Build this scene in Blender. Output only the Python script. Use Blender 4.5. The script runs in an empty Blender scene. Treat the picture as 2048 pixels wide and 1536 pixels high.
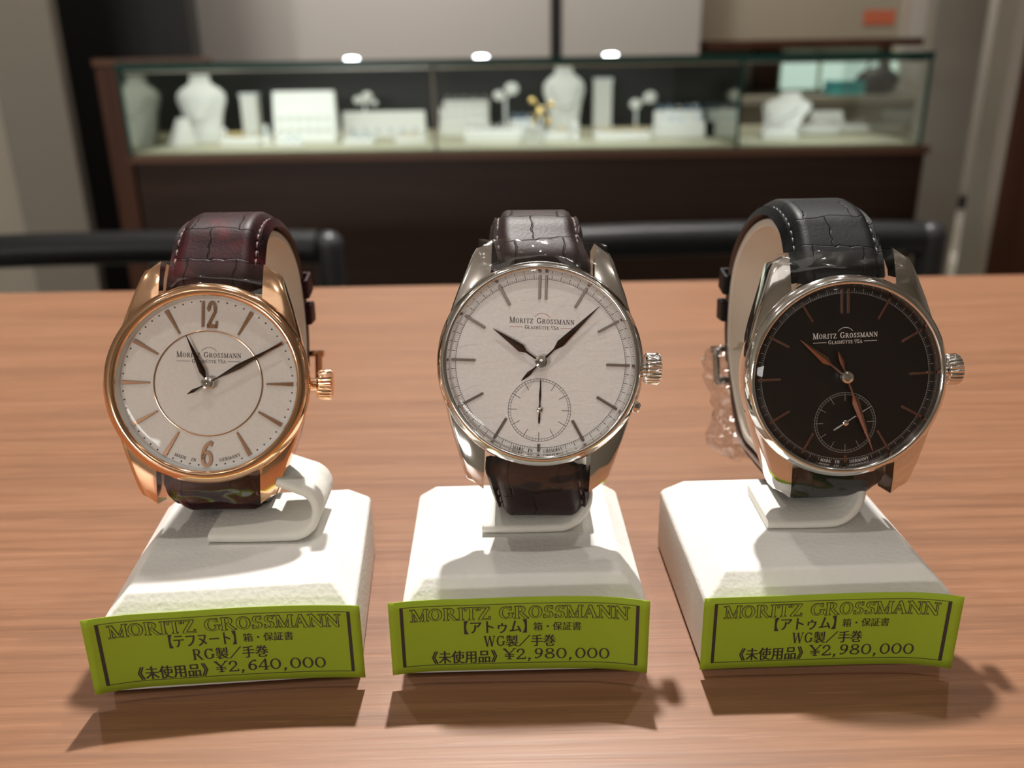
import bpy, math, random
from mathutils import Vector, Matrix, noise

random.seed(7)
S = bpy.context.scene
COL = S.collection
MM = 0.001
TT = 740.0            # table top height above the floor, mm
rad = math.radians

# ------------------------------------------------------------------ camera
F_PX, PITCH, ROLL, CAM_H = 1773.0, rad(20.6), rad(0.9), 110.0      # CAM_H: mm above the table top
fw = Vector((0, math.cos(PITCH), -math.sin(PITCH)))
u0 = Vector((0, math.sin(PITCH), math.cos(PITCH)))
r0 = Vector((1, 0, 0))
rt = r0 * math.cos(ROLL) - u0 * math.sin(ROLL)
up = u0 * math.cos(ROLL) + r0 * math.sin(ROLL)
cam_d = bpy.data.cameras.new('camera')
cam = bpy.data.objects.new('camera', cam_d)
COL.objects.link(cam)
cam_d.sensor_width = 4.8
cam_d.lens = F_PX / 2048 * 4.8
cam_d.clip_start = 0.01
cam_d.clip_end = 50
cam_d.dof.use_dof = True
cam_d.dof.focus_distance = 0.167
cam_d.dof.aperture_fstop = 2.2
cm = Matrix((rt, up, -fw)).transposed().to_4x4()
cm.translation = Vector((0, 0, (TT + CAM_H) * MM))
cam.matrix_world = cm
S.camera = cam

# ------------------------------------------------------------------ world, lamps, exposure
S.view_settings.view_transform = 'Standard'
S.view_settings.look = 'None'
S.view_settings.exposure = 0.0
S.view_settings.gamma = 1.0
S.view_settings.use_curve_mapping = False
S.cycles.use_denoising = True
S.cycles.caustics_reflective = False
S.cycles.caustics_refractive = False
S.cycles.max_bounces = 10
S.cycles.transparent_max_bounces = 24
W = bpy.data.worlds.new('world')
S.world = W
W.use_nodes = True
W.node_tree.nodes['Background'].inputs['Color'].default_value = (1.0, 0.93, 0.84, 1)
W.node_tree.nodes['Background'].inputs['Strength'].default_value = 0.05


def lamp(name, kind, loc, power, color=(1, .93, .84), target=None, **kw):
    d = bpy.data.lights.new(name, kind)
    d.energy = power
    d.color = color
    for k, v in kw.items():
        setattr(d, k, v)
    o = bpy.data.objects.new(name, d)
    COL.objects.link(o)
    o.location = Vector(loc) * MM
    if target is not None:
        o.rotation_euler = (Vector(target) * MM - o.location).to_track_quat('-Z', 'Y').to_euler()
    return o


WT = (0, 160, TT + 40)
lamp('ceiling_or_fill_spot', 'SPOT', (0, 1240, 2560), 290, (1, .96, .91), WT, shadow_soft_size=.04, spot_size=rad(70), spot_blend=.6)
lamp('ceiling_or_fill_spot', 'SPOT', (-640, 1240, 2560), 24, (1, .95, .88), WT, shadow_soft_size=.04, spot_size=rad(70), spot_blend=.6)
lamp('ceiling_or_fill_spot', 'SPOT', (640, 1240, 2560), 24, (1, .95, .88), WT, shadow_soft_size=.04, spot_size=rad(70), spot_blend=.6)
lamp('ceiling_or_fill_spot', 'SPOT', (60, 190, 2560), 24, (1, .93, .86), WT, shadow_soft_size=.035, spot_size=rad(60), spot_blend=.6)
lamp('front_fill_panel', 'AREA', (0, -1500, 2540), 3, (1, .93, .85), (0, -300, 0), shape='RECTANGLE', size=1.6, size_y=.8)  # added soft fill from behind the camera, for the dials
for _x, _y in ((-1100, -500), (1100, -500), (-500, -1100), (520, -1050), (-1250, 600), (1250, 620), (-420, 620), (460, 640)):
    lamp('sparkle_point', 'POINT', (_x, _y, 2480), 1.6, (1, .95, .88), shadow_soft_size=.05)  # made-up points, placed for sparkle on the polished bezels and lugs
lamp('low_dial_fill', 'AREA', (-900, -2560, 1230), 38, (1, .96, .91), (-100, 160, TT + 60), shape='RECTANGLE', size=1.8, size_y=.25)  # invented low light: lifts the upright dials more than the block tops
for _x in (-900, -250, 350):
    lamp('wall_fill_spot', 'SPOT', (_x, 2450, 2560), 48, (1, .95, .89), (_x, 3150, TT + 250), shadow_soft_size=.05, spot_size=rad(85), spot_blend=.8)  # added spots that brighten the partition walls behind the showcase
lamp('ceiling_or_fill_spot', 'SPOT', (1900, 4000, 2560), 150, (1, .95, .89), (1900, 4600, 700), shadow_soft_size=.05, spot_size=rad(100), spot_blend=.8)  # added fill for the far wall and pillar on the right
lamp('ceiling_or_fill_spot', 'SPOT', (-1300, 1300, 2560), 45, (1, .95, .89), (-1350, 2300, 800), shadow_soft_size=.05, spot_size=rad(80), spot_blend=.8)  # added fill for the pillar faces on the left

# ------------------------------------------------------------------ helpers


def at(px, py, Y):
    """world point in mm (z above the table top) seen at a photograph pixel, at distance Y"""
    d = fw + rt * ((px - 1024) / F_PX) - up * ((py - 768) / F_PX)
    return Vector((0, 0, CAM_H)) + d * (Y / d.y)


def set_props(o, label=None, cat=None, group=None, kind=None):
    if label: o['label'] = label
    if cat: o['category'] = cat
    if group: o['group'] = group
    if kind: o['kind'] = kind
    return o


def empty(name, loc, rot=None, label=None, cat=None, group=None):
    o = bpy.data.objects.new(name, None)
    COL.objects.link(o)
    m = (rot.to_4x4() if rot is not None else Matrix.Identity(4))
    m.translation = Vector(loc) * MM
    o.matrix_world = m
    o.empty_display_size = .01
    return set_props(o, label, cat, group)


class MB:
    """collects geometry in millimetres, links it as one mesh object"""

    def __init__(self):
        self.v, self.f, self.m, self.uv = [], [], [], None

    def add(self, vs, fs, mi=0):
        b = len(self.v)
        self.v += [Vector(p) for p in vs]
        for f in fs:
            self.f.append([b + i for i in f])
            self.m.append(mi)
        return b

    def box(self, x0, y0, z0, x1, y1, z1, mi=0):
        v = [(x, y, z) for z in (z0, z1) for y in (y0, y1) for x in (x0, x1)]
        self.add(v, [(0, 2, 3, 1), (4, 5, 7, 6), (0, 1, 5, 4), (2, 6, 7, 3), (0, 4, 6, 2), (1, 3, 7, 5)], mi)

    def obox(self, c, ax, ay, az, hx, hy, hz, mi=0):
        v = [c + ax * (sx * hx) + ay * (sy * hy) + az * (sz * hz) for sz in (-1, 1) for sy in (-1, 1) for sx in (-1, 1)]
        self.add(v, [(0, 2, 3, 1), (4, 5, 7, 6), (0, 1, 5, 4), (2, 6, 7, 3), (0, 4, 6, 2), (1, 3, 7, 5)], mi)

    def lathe(self, prof, n=96, c=(0, 0, 0), axis='Z', mi=0, closed=False, rmod=None):
        vs, fs = [], []
        c = Vector(c)
        for i, (r, z) in enumerate(prof):
            for k in range(n):
                a = 2 * math.pi * k / n
                rr = rmod(r, z, a) if rmod else r
                p = Vector((rr * math.cos(a), rr * math.sin(a), z))
                if axis == 'X': p = Vector((p.z, p.x, p.y))
                if axis == 'Y': p = Vector((p.y, p.z, p.x))
                vs.append(c + p)
        m = len(prof)
        for i in range(m if closed else m - 1):
            j = (i + 1) % m
            for k in range(n):
                q = (k + 1) % n
                fs.append((i * n + k, i * n + q, j * n + q, j * n + k))
        self.add(vs, fs, mi)

    def sphere(self, c, r, n=16, m=10, sc=(1, 1, 1), mi=0):
        c = Vector(c)
        vs, fs = [], []
        for i in range(m + 1):
            t = math.pi * i / m
            for k in range(n):
                a = 2 * math.pi * k / n
                vs.append(c + Vector((r * sc[0] * math.sin(t) * math.cos(a), r * sc[1] * math.sin(t) * math.sin(a), r * sc[2] * math.cos(t))))
        for i in range(m):
            for k in range(n):
                q = (k + 1) % n
                fs.append((i * n + k, (i + 1) * n + k, (i + 1) * n + q, i * n + q))
        self.add(vs, fs, mi)

    def tube(self, pts, r, n=12, mi=0, caps=True):
        pts = [Vector(p) for p in pts]
        vs, fs = [], []
        ref = None
        for i, p in enumerate(pts):
            t = (pts[min(i + 1, len(pts) - 1)] - pts[max(i - 1, 0)]).normalized()
            if ref is None:
                ref = t.orthogonal().normalized()
            ref = (ref - t * ref.dot(t)).normalized()
            b = t.cross(ref)
            rr = r[i] if isinstance(r, (list, tuple)) else r
            for k in range(n):
                a = 2 * math.pi * k / n
                vs.append(p + (ref * math.cos(a) + b * math.sin(a)) * rr)
        for i in range(len(pts) - 1):
            for k in range(n):
                q = (k + 1) % n
                fs.append((i * n + k, i * n + q, (i + 1) * n + q, (i + 1) * n + k))
        if caps:
            fs.append(tuple(range(n - 1, -1, -1)))
            fs.append(tuple((len(pts) - 1) * n + k for k in range(n)))
        self.add(vs, fs, mi)

    def torus(self, c, ax, R, r, n=20, m=8, mi=0):
        ax = Vector(ax).normalized()
        e = ax.orthogonal().normalized()
        g = ax.cross(e)
        c = Vector(c)
        vs, fs = [], []
        for i in range(n):
            a = 2 * math.pi * i / n
            d = e * math.cos(a) + g * math.sin(a)
            for k in range(m):
                b = 2 * math.pi * k / m
                vs.append(c + d * (R + r * math.cos(b)) + ax * (r * math.sin(b)))
        for i in range(n):
            for k in range(m):
                fs.append((i * m + k, ((i + 1) % n) * m + k, ((i + 1) % n) * m + (k + 1) % m, i * m + (k + 1) % m))
        self.add(vs, fs, mi)

    def prism(self, poly, z0, z1, mi=0):
        n = len(poly)
        vs = [(x, y, z0) for x, y in poly] + [(x, y, z1) for x, y in poly]
        fs = [tuple(range(n - 1, -1, -1)), tuple(range(n, 2 * n))] + [(i, (i + 1) % n, n + (i + 1) % n, n + i) for i in range(n)]
        self.add(vs, fs, mi)

    def grid(self, rows, mi=0, wrap=False):
        """rows: list of equal-length lists of points"""
        n = len(rows[0])
        vs = [p for r in rows for p in r]
        fs = []
        for i in range(len(rows) - 1):
            for k in range(n if wrap else n - 1):
                q = (k + 1) % n
                fs.append((i * n + k, i * n + q, (i + 1) * n + q, (i + 1) * n + k))
        self.add(vs, fs, mi)

    def build(self, name, mats, parent=None, smooth=35, bevel=0, seg=2, solid=0, subsurf=0):
        me = bpy.data.meshes.new(name)
        me.from_pydata([tuple(p * MM) for p in self.v], [], self.f)
        if not isinstance(mats, (list, tuple)): mats = [mats]
        for m in mats: me.materials.append(m)
        me.polygons.foreach_set('material_index', self.m)
        if self.uv:
            l = me.uv_layers.new(name='UVMap')
            for lp in me.loops:
                l.data[lp.index].uv = self.uv[lp.vertex_index]
        me.validate()
        me.update()
        if smooth:
            me.polygons.foreach_set('use_smooth', [True] * len(me.polygons))
            me.set_sharp_from_angle(angle=rad(smooth))
        o = bpy.data.objects.new(name, me)
        COL.objects.link(o)
        if parent: o.parent = parent
        if solid:
            s = o.modifiers.new('solid', 'SOLIDIFY')
            s.thickness = solid * MM
            s.offset = 0
        if bevel:
            b = o.modifiers.new('bevel', 'BEVEL')
            b.width = bevel * MM
            b.segments = seg
            b.limit_method = 'ANGLE'
            b.angle_limit = rad(30)
            if smooth: b.harden_normals = True
        if subsurf:
            s = o.modifiers.new('sub', 'SUBSURF')
            s.levels = s.render_levels = subsurf
        return o


# ------------------------------------------------------------------ materials
def mat(name, color=(.8, .8, .8), rough=.5, metal=0.0, spec=.5, **kw):
    m = bpy.data.materials.new(name)
    m.use_nodes = True
    b = m.node_tree.nodes['Principled BSDF']
    b.inputs['Base Color'].default_value = (*color, 1)
    b.inputs['Roughness'].default_value = rough
    b.inputs['Metallic'].default_value = metal
    b.inputs['Specular IOR Level'].default_value = spec
    for k, v in kw.items():
        b.inputs[k].default_value = v
    return m


def nodes(m):
    nt = m.node_tree
    return nt, nt.nodes['Principled BSDF']


def coords(nt, scale, space='Object', rot=(0, 0, 0)):
    t = nt.nodes.new('ShaderNodeTexCoord')
    mp = nt.nodes.new('ShaderNodeMapping')
    mp.inputs['Scale'].default_value = scale
    mp.inputs['Rotation'].default_value = rot
    nt.links.new(t.outputs[space], mp.inputs['Vector'])
    return mp.outputs['Vector']


def tex(nt, kind, vec, **kw):
    t = nt.nodes.new(kind)
    for k, v in kw.items():
        if k in t.inputs: t.inputs[k].default_value = v
        else: setattr(t, k, v)
    nt.links.new(vec, t.inputs['Vector'])
    return t


def ramp(nt, fac, stops):
    r = nt.nodes.new('ShaderNodeValToRGB')
    while len(r.color_ramp.elements) < len(stops): r.color_ramp.elements.new(.5)
    for e, (p, c) in zip(r.color_ramp.elements, stops):
        e.position = p
        e.color = (*c, 1) if len(c) == 3 else c
    nt.links.new(fac, r.inputs['Fac'])
    return r.outputs['Color']


def bump(nt, bsdf, h, strength, dist):
    b = nt.nodes.new('ShaderNodeBump')
    b.inputs['Strength'].default_value = strength
    b.inputs['Distance'].default_value = dist
    nt.links.new(h, b.inputs['Height'])
    nt.links.new(b.outputs['Normal'], bsdf.inputs['Normal'])
    return b


def mixc(nt, fac, a, b, mode='MIX'):
    x = nt.nodes.new('ShaderNodeMix')
    x.data_type = 'RGBA'
    x.blend_type = mode
    if isinstance(fac, float): x.inputs[0].default_value = fac
    else: nt.links.new(fac, x.inputs[0])
    for s, v in ((6, a), (7, b)):
        if isinstance(v, tuple): x.inputs[s].default_value = (*v, 1)
        else: nt.links.new(v, x.inputs[s])
    return x.outputs[2]


def wood(name, dark, mid, light, rough=.35, sx=9.0, sy=190.0, axis=0, flecks=True, spec=.4):
    m = mat(name, mid, rough, spec=spec)
    nt, b = nodes(m)
    sc = (sx, sy, sy) if axis == 0 else (sy, sy, sx)
    v = coords(nt, sc)
    n1 = tex(nt, 'ShaderNodeTexNoise', v, Scale=1.0, Detail=6.0, Roughness=.6, Distortion=.35)
    c1 = ramp(nt, n1.outputs['Fac'], [(.28, dark), (.5, mid), (.72, light)])
    sc2 = (sx * .35, sy * .22, sy * .22) if axis == 0 else (sy * .22, sy * .22, sx * .35)
    n2 = tex(nt, 'ShaderNodeTexNoise', coords(nt, sc2), Scale=1.0, Detail=3.0, Roughness=.5, Distortion=.6)
    c2 = ramp(nt, n2.outputs['Fac'], [(.3, (.80, .79, .78)), (.5, (1, 1, 1)), (.7, (1.10, 1.09, 1.08))])
    c = mixc(nt, .6, c1, c2, 'MULTIPLY')
    if flecks:
        sc3 = (sx * 5, sy * 7, sy * 7) if axis == 0 else (sy * 7, sy * 7, sx * 5)
        n3 = tex(nt, 'ShaderNodeTexNoise', coords(nt, sc3), Scale=1.0, Detail=2.0, Roughness=.5)
        f = ramp(nt, n3.outputs['Fac'], [(.61, (0, 0, 0)), (.68, (1, 1, 1))])
        g = nt.nodes.new('ShaderNodeMath')
        g.operation = 'MULTIPLY'
        g.inputs[1].default_value = .45
        nt.links.new(f, g.inputs[0])
        c = mixc(nt, g.outputs[0], c, tuple(min(1, x * 1.35) for x in light))
    nt.links.new(c, b.inputs['Base Color'])
    bump(nt, b, n1.outputs['Fac'], .12, .0006)
    return m


def leatherette(name, color, scale=900.0, strength=.35):
    m = mat(name, color, .55, spec=.35)
    nt, b = nodes(m)
    v = coords(nt, (1, 1, 1))
    vo = tex(nt, 'ShaderNodeTexVoronoi', v, Scale=scale)
    no = tex(nt, 'ShaderNodeTexNoise', v, Scale=scale * 1.6, Detail=2.0)
    x = mixc(nt, .5, vo.outputs['Distance'], no.outputs['Fac'])
    bump(nt, b, x, strength, .0003)
    sm = tex(nt, 'ShaderNodeTexNoise', v, Scale=55.0, Detail=3.0)
    c = ramp(nt, sm.outputs['Fac'], [(.25, tuple(k * .93 for k in color)), (.5, color)])
    nt.links.new(c, b.inputs['Base Color'])
    return m


def croc(name, dark, mid, hi, rough=.46):
    """alligator leather: square scales from the UV map (u across, v along, both in mm)"""
    m = mat(name, mid, rough, spec=.16)
    nt, b = nodes(m)
    t = nt.nodes.new('ShaderNodeTexCoord')
    nz = tex(nt, 'ShaderNodeTexNoise', t.outputs['UV'], Scale=.28, Detail=2.0)
    mx = nt.nodes.new('ShaderNodeVectorMath')
    mx.operation = 'MULTIPLY_ADD'
    mx.inputs[1].default_value = (2.4, 2.4, 0)
    nt.links.new(nz.outputs['Color'], mx.inputs[0])
    nt.links.new(t.outputs['UV'], mx.inputs[2])
    br = nt.nodes.new('ShaderNodeTexBrick')
    br.offset = .42
    br.inputs['Scale'].default_value = 1.0
    br.inputs['Mortar Size'].default_value = .22
    br.inputs['Mortar Smooth'].default_value = .9
    br.inputs['Brick Width'].default_value = 9.5
    br.inputs['Row Height'].default_value = 7.5
    br.inputs['Color1'].default_value = (1, 1, 1, 1)
    br.inputs['Color2'].default_value = (.86, .86, .86, 1)
    br.inputs['Mortar'].default_value = (0, 0, 0, 1)
    nt.links.new(mx.outputs[0], br.inputs['Vector'])
    n2 = tex(nt, 'ShaderNodeTexNoise', t.outputs['UV'], Scale=.11, Detail=3.0)
    base = ramp(nt, n2.outputs['Fac'], [(.35, dark), (.52, mid), (.66, hi)])
    c = mixc(nt, br.outputs['Fac'], base, tuple(k * .35 for k in dark))
    nt.links.new(c, b.inputs['Base Color'])
    n3 = tex(nt, 'ShaderNodeTexNoise', t.outputs['UV'], Scale=1.6, Detail=3.0)
    h = mixc(nt, .18, br.outputs['Color'], n3.outputs['Fac'])
    bump(nt, b, h, .6, .0004)
    return m


def thin_clear(name, ior=1.45, rough=.03, bump_scale=0, bump_str=0, tint=(1, 1, 1), lift=0.0):
    """thin transparent sheet: see-through plus Fresnel gloss"""
    m = bpy.data.materials.new(name)
    m.use_nodes = True
    nt = m.node_tree
    nt.nodes.remove(nt.nodes['Principled BSDF'])
    out = nt.nodes['Material Output']
    tr = nt.nodes.new('ShaderNodeBsdfTransparent')
    tr.inputs['Color'].default_value = (*tint, 1)
    gl = nt.nodes.new('ShaderNodeBsdfGlossy')
    gl.inputs['Roughness'].default_value = rough
    fr = nt.nodes.new('ShaderNodeLayerWeight')           # Schlick's Fresnel term, the same from both sides of the sheet
    fr.inputs['Blend'].default_value = .5
    f0 = ((ior - 1) / (ior + 1)) ** 2
    pw = nt.nodes.new('ShaderNodeMath')
    pw.operation = 'POWER'
    pw.inputs[1].default_value = 5.0
    nt.links.new(fr.outputs['Facing'], pw.inputs[0])
    ma = nt.nodes.new('ShaderNodeMath')
    ma.operation = 'MULTIPLY_ADD'
    ma.inputs[1].default_value = 1 - f0
    ma.inputs[2].default_value = f0
    nt.links.new(pw.outputs[0], ma.inputs[0])
    mx = nt.nodes.new('ShaderNodeMixShader')
    fac = ma.outputs[0]
    if lift:
        ad = nt.nodes.new('ShaderNodeMath')
        ad.use_clamp = True
        ad.inputs[1].default_value = lift
        nt.links.new(fac, ad.inputs[0])
        fac = ad.outputs[0]
    if bump_scale:
        n = tex(nt, 'ShaderNodeTexNoise', coords(nt, (1, 1, 1)), Scale=bump_scale, Detail=2.0)
        b = nt.nodes.new('ShaderNodeBump')
        b.inputs['Strength'].default_value = bump_str
        b.inputs['Distance'].default_value = .001
        nt.links.new(n.outputs['Fac'], b.inputs['Height'])
        nt.links.new(b.outputs['Normal'], gl.inputs['Normal'])
        nt.links.new(b.outputs['Normal'], fr.inputs['Normal'])
    nt.links.new(fac, mx.inputs[0])
    nt.links.new(tr.outputs[0], mx.inputs[1])
    nt.links.new(gl.outputs[0], mx.inputs[2])
    nt.links.new(mx.outputs[0], out.inputs['Surface'])
    return m


def emit(name, color, strength):
    m = mat(name, color, .5)
    b = m.node_tree.nodes['Principled BSDF']
    b.inputs['Emission Color'].default_value = (*color, 1)
    b.inputs['Emission Strength'].default_value = strength
    return m


def dial_mat(name, color, rough, metal, bscale, bstr, stretch=(1, 1, 1)):
    m = mat(name, color, rough, metal)
    nt, b = nodes(m)
    n = tex(nt, 'ShaderNodeTexNoise', coords(nt, stretch), Scale=bscale, Detail=4.0, Distortion=.8)
    bump(nt, b, n.outputs['Fac'], bstr, .0006)
    n2 = tex(nt, 'ShaderNodeTexNoise', coords(nt, (1, 1, 1)), Scale=1500.0, Detail=2.0)
    c = ramp(nt, n2.outputs['Fac'], [(.3, tuple(k * .94 for k in color)), (.7, color)])
    nt.links.new(c, b.inputs['Base Color'])
    return m


M = {}
M['desk'] = wood('desk_laminate', (.165, .072, .034), (.215, .098, .048), (.255, .122, .063), .42, 13.0, 430.0)
M['brown'] = wood('dark_walnut', (.030, .013, .008), (.042, .019, .012), (.055, .026, .016), .45, 2.0, 30.0, flecks=False)
M['brown_edge'] = wood('walnut_edge', (.13, .06, .04), (.17, .085, .055), (.21, .11, .075), .4, 2.0, 30.0, flecks=False)
M['red_brown'] = wood('red_walnut', (.07, .026, .014), (.095, .036, .02), (.12, .05, .03), .4, 30.0, 2.0, flecks=False)
M['white_leather'] = leatherette('white_leatherette', (.80, .785, .75))
M['suede'] = leatherette('beige_clip_lining', (.66, .585, .48), 700.0, .15)
M['clip'] = leatherette('cream_clip_leatherette', (.74, .72, .66), 800.0, .4)
M['gold'] = mat('rose_gold', (.90, .57, .36), .10, 1.0)
M['gold_print'] = mat('rose_gold_satin', (.62, .36, .23), .22, 1.0)
M['steel'] = mat('polished_white_gold', (.80, .785, .77), .07, 1.0)
M['steel_satin'] = mat('satin_white_gold', (.40, .34, .30), .25, 1.0)
M['dial_sand'] = dial_mat('silvery_sand_dial', (.76, .72, .68), .55, .1, 120.0, .35)
M['dial_white'] = dial_mat('white_dial', (.90, .875, .86), .5, .05, 190.0, .55, (1, 2.6, 1))
M['dial_black'] = mat('black_dial', (.011, .0085, .008), .28)
M['ink'] = mat('dark_ink', (.035, .025, .022), .6)
M['red_ink'] = mat('red_ink', (.45, .05, .04), .6)
M['white_ink'] = mat('white_ink', (.75, .72, .68), .6)
M['track_ink'] = mat('grey_ink', (.26, .25, .24), .6)
M['hand_dark'] = mat('brown_tempered_steel', (.055, .036, .028), .25, .85)
M['hand_rose'] = mat('rose_tempered_steel', (.30, .165, .125), .22, .9)
M['crystal'] = thin_clear('sapphire_crystal', 1.30, .015)
M['film'] = thin_clear('protective_film', 1.42, .05, 110.0, .35, lift=.05)
M['film_flat'] = thin_clear('protective_film_taut', 1.42, .04, lift=.05)
M['bag'] = thin_clear('clear_plastic_bag', 1.6, .06, 260.0, .9, tint=(.95, .94, .94), lift=.12)
M['strap_red'] = croc('burgundy_alligator', (.012, .003, .004), (.030, .005, .007), (.085, .008, .011))
M['strap_brown'] = croc('brown_alligator', (.018, .010, .010), (.028, .016, .016), (.036, .021, .021))
M['strap_black'] = croc('black_alligator', (.004, .005, .0055), (.007, .008, .009), (.011, .013, .014))
M['lining'] = mat('brown_calf_lining', (.12, .07, .05), .6)
M['thread_red'] = mat('grey_pink_thread', (.26, .17, .16), .7)
M['thread_brown'] = mat('brown_thread', (.17, .12, .115), .7)
M['thread_black'] = mat('dark_thread', (.045, .047, .05), .5)
M['paper'] = mat('lime_green_paper', (.30, .42, .026), .75, spec=.25)
M['chair'] = mat('black_vinyl', (.010, .011, .013), .38)
M['chair_metal'] = mat('grey_painted_steel', (.055, .058, .065), .35, .2)
M['wall'] = mat('warm_white_plaster', (.62, .58, .54), .8)
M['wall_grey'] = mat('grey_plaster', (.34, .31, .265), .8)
M['wall_light'] = mat('pale_beige_plaster', (.52, .48, .41), .8)
M['black'] = mat('black_panel', (.008, .008, .008), .5)
M['cream_fabric'] = mat('cream_fabric', (.40, .38, .27), .85)
M['white'] = mat('white_display_leatherette', (.80, .80, .76), .6)
M['white_acr'] = mat('white_acrylic', (.78, .80, .80), .25)
M['glass'] = thin_clear('showcase_glass', 1.12, .01, tint=(.97, .99, .98))
M['glass_edge'] = mat('green_glass_edge', (.012, .075, .065), .15)
M['mirror'] = mat('mirror_panel', (.30, .31, .26), .1, 1.0)
M['silver'] = mat('bright_silver', (.85, .85, .85), .12, 1.0)
M['jewel_gold'] = mat('yellow_gold', (.85, .62, .25), .15, 1.0)
M['gem'] = mat('pale_blue_gem', (.35, .5, .7), .08, .3)
M['teal'] = mat('teal_card', (.10, .50, .52), .6)
M['mint'] = emit('lit_mint_panel', (.72, .92, .80), .62)
M['led'] = emit('led_white', (.9, .97, 1.0), 14.0)
M['orange'] = mat('orange_red_card', (.62, .16, .08), .6)
M['beige_cab'] = mat('beige_cabinet', (.40, .36, .28), .6)
M['floor'] = mat('grey_beige_floor_tile', (.33, .30, .25), .35)
M['floor_line'] = mat('pale_floor_strip', (.55, .52, .47), .4)

# ------------------------------------------------------------------ room shell


def slab(name, x0, y0, z0, x1, y1, z1, m, kind='structure', **kw):
    b = MB()
    b.box(x0, y0, z0, x1, y1, z1)
    o = b.build(name, m, smooth=0, **kw)
    if kind: o['kind'] = kind
    return o


slab('floor', -3000, -2600, -60, 4200, 5000, 0, M['floor'])
slab('ceiling', -3000, -2600, 2600, 4200, 5000, 2660, M['wall'])
slab('wall_back', -3000, 4900, 0, 4200, 4960, 2600, M['wall_grey'])
slab('wall_front', -3000, -2660, 0, 4200, -2600, 2600, M['wall_light'])
slab('wall_left', -2060, -2600, 0, -2000, 5000, 2600, M['wall_light'])
slab('wall_right', 3200, -2600, 0, 3260, 5000, 2600, M['wall'])
slab('trim_1', 2150, 4880, 0, 2900, 4900, 70, M['black'])                     # dark skirting of the far grey wall
# partition walls behind the showcase
slab('wall_partition', -1130, 3150, 0, 145, 3210, 2600, M['wall'])
slab('trim_2', 150, 3140, 0, 178, 3215, 2600, M['black'])                      # dark upright between the partition panels
slab('wall_panel', 182, 3150, 0, 640, 3210, 2600, M['wall'])
# left: light and grey pillar faces, black recess
slab('wall_pillar', -1700, 2300, 0, -1235, 2600, 2600, M['wall_light'])
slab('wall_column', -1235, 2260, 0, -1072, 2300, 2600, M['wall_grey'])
slab('wall_recess', -1250, 2620, 0, -868, 2700, 2600, M['black'])
# right: pale pillar and the dark brown panelled wall
slab('wall_return', 1275, 2840, 0, 1430, 2900, 2600, M['wall_light'])
slab('wall_side', 928, 1700, 0, 1800, 1760, 2600, M['red_brown'])
slab('trim_3', 905, 1695, 0, 928, 1765, 2600, M['wall_light'])
b = MB()
for x0, y0, x1, y1 in ((1500, 4420, 3100, 4420), (1500, 4600, 3100, 4600)):
    b.add([(x0, y0, .5), (x1, y1, .5), (x1, y1 + 60, .5), (x0, y0 + 60, .5), (x0, y0, 2), (x1, y1, 2), (x1, y1 + 60, 2), (x0, y0 + 60, 2)],
          [(3, 2, 1, 0), (4, 5, 6, 7), (0, 1, 5, 4), (1, 2, 6, 5), (2, 3, 7, 6), (3, 0, 4, 7)])
for x0, y0, x1, y1 in ((1880, 3900, 1960, 3200), (1805, 3850, 1890, 3100)):
    b.add([(x0, y0, .5), (x1, y1, .5), (x1 + 42, y1, .5), (x0 + 42, y0, .5), (x0, y0, 2), (x1, y1, 2), (x1 + 42, y1, 2), (x0 + 42, y0, 2)],
          [(3, 2, 1, 0), (4, 5, 6, 7), (0, 1, 5, 4), (1, 2, 6, 5), (2, 3, 7, 6), (3, 0, 4, 7)])
b.build('trim_4', M['floor_line'], smooth=0)['kind'] = 'structure'

# ------------------------------------------------------------------ desk
ROT = Matrix.Rotation(rad(.65), 3, 'Z')
desk = empty('desk', (0, 0, 0), ROT, 'light brown wood-grain desk that the three watch stands sit on', 'desk')
b = MB()
b.box(-850, -330, TT - 30, 850, 437, TT)
b.build('desk_top', M['desk'], desk, bevel=1.2)
for x in (-800, 800):
    for y in (-280, 390):
        b = MB()
        b.box(x - 22, y - 22, 0, x + 22, y + 22, TT - 30)
        b.build('leg', M['chair_metal'], desk, bevel=2)

# ------------------------------------------------------------------ lettering (strokes of a serif face)
TK, TN, SF = .15, .05, .045


def ln(x0, y0, x1, y1, w): return ('l', x0, y0, x1, y1, w)
def el(cx, cy, rx, ry, a0, a1, w=TK, t=TN): return ('e', cx, cy, rx, ry, a0, a1, w, t)
def sf(x, y, h=.15): return ('l', x - h, y, x + h, y, SF)


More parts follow.
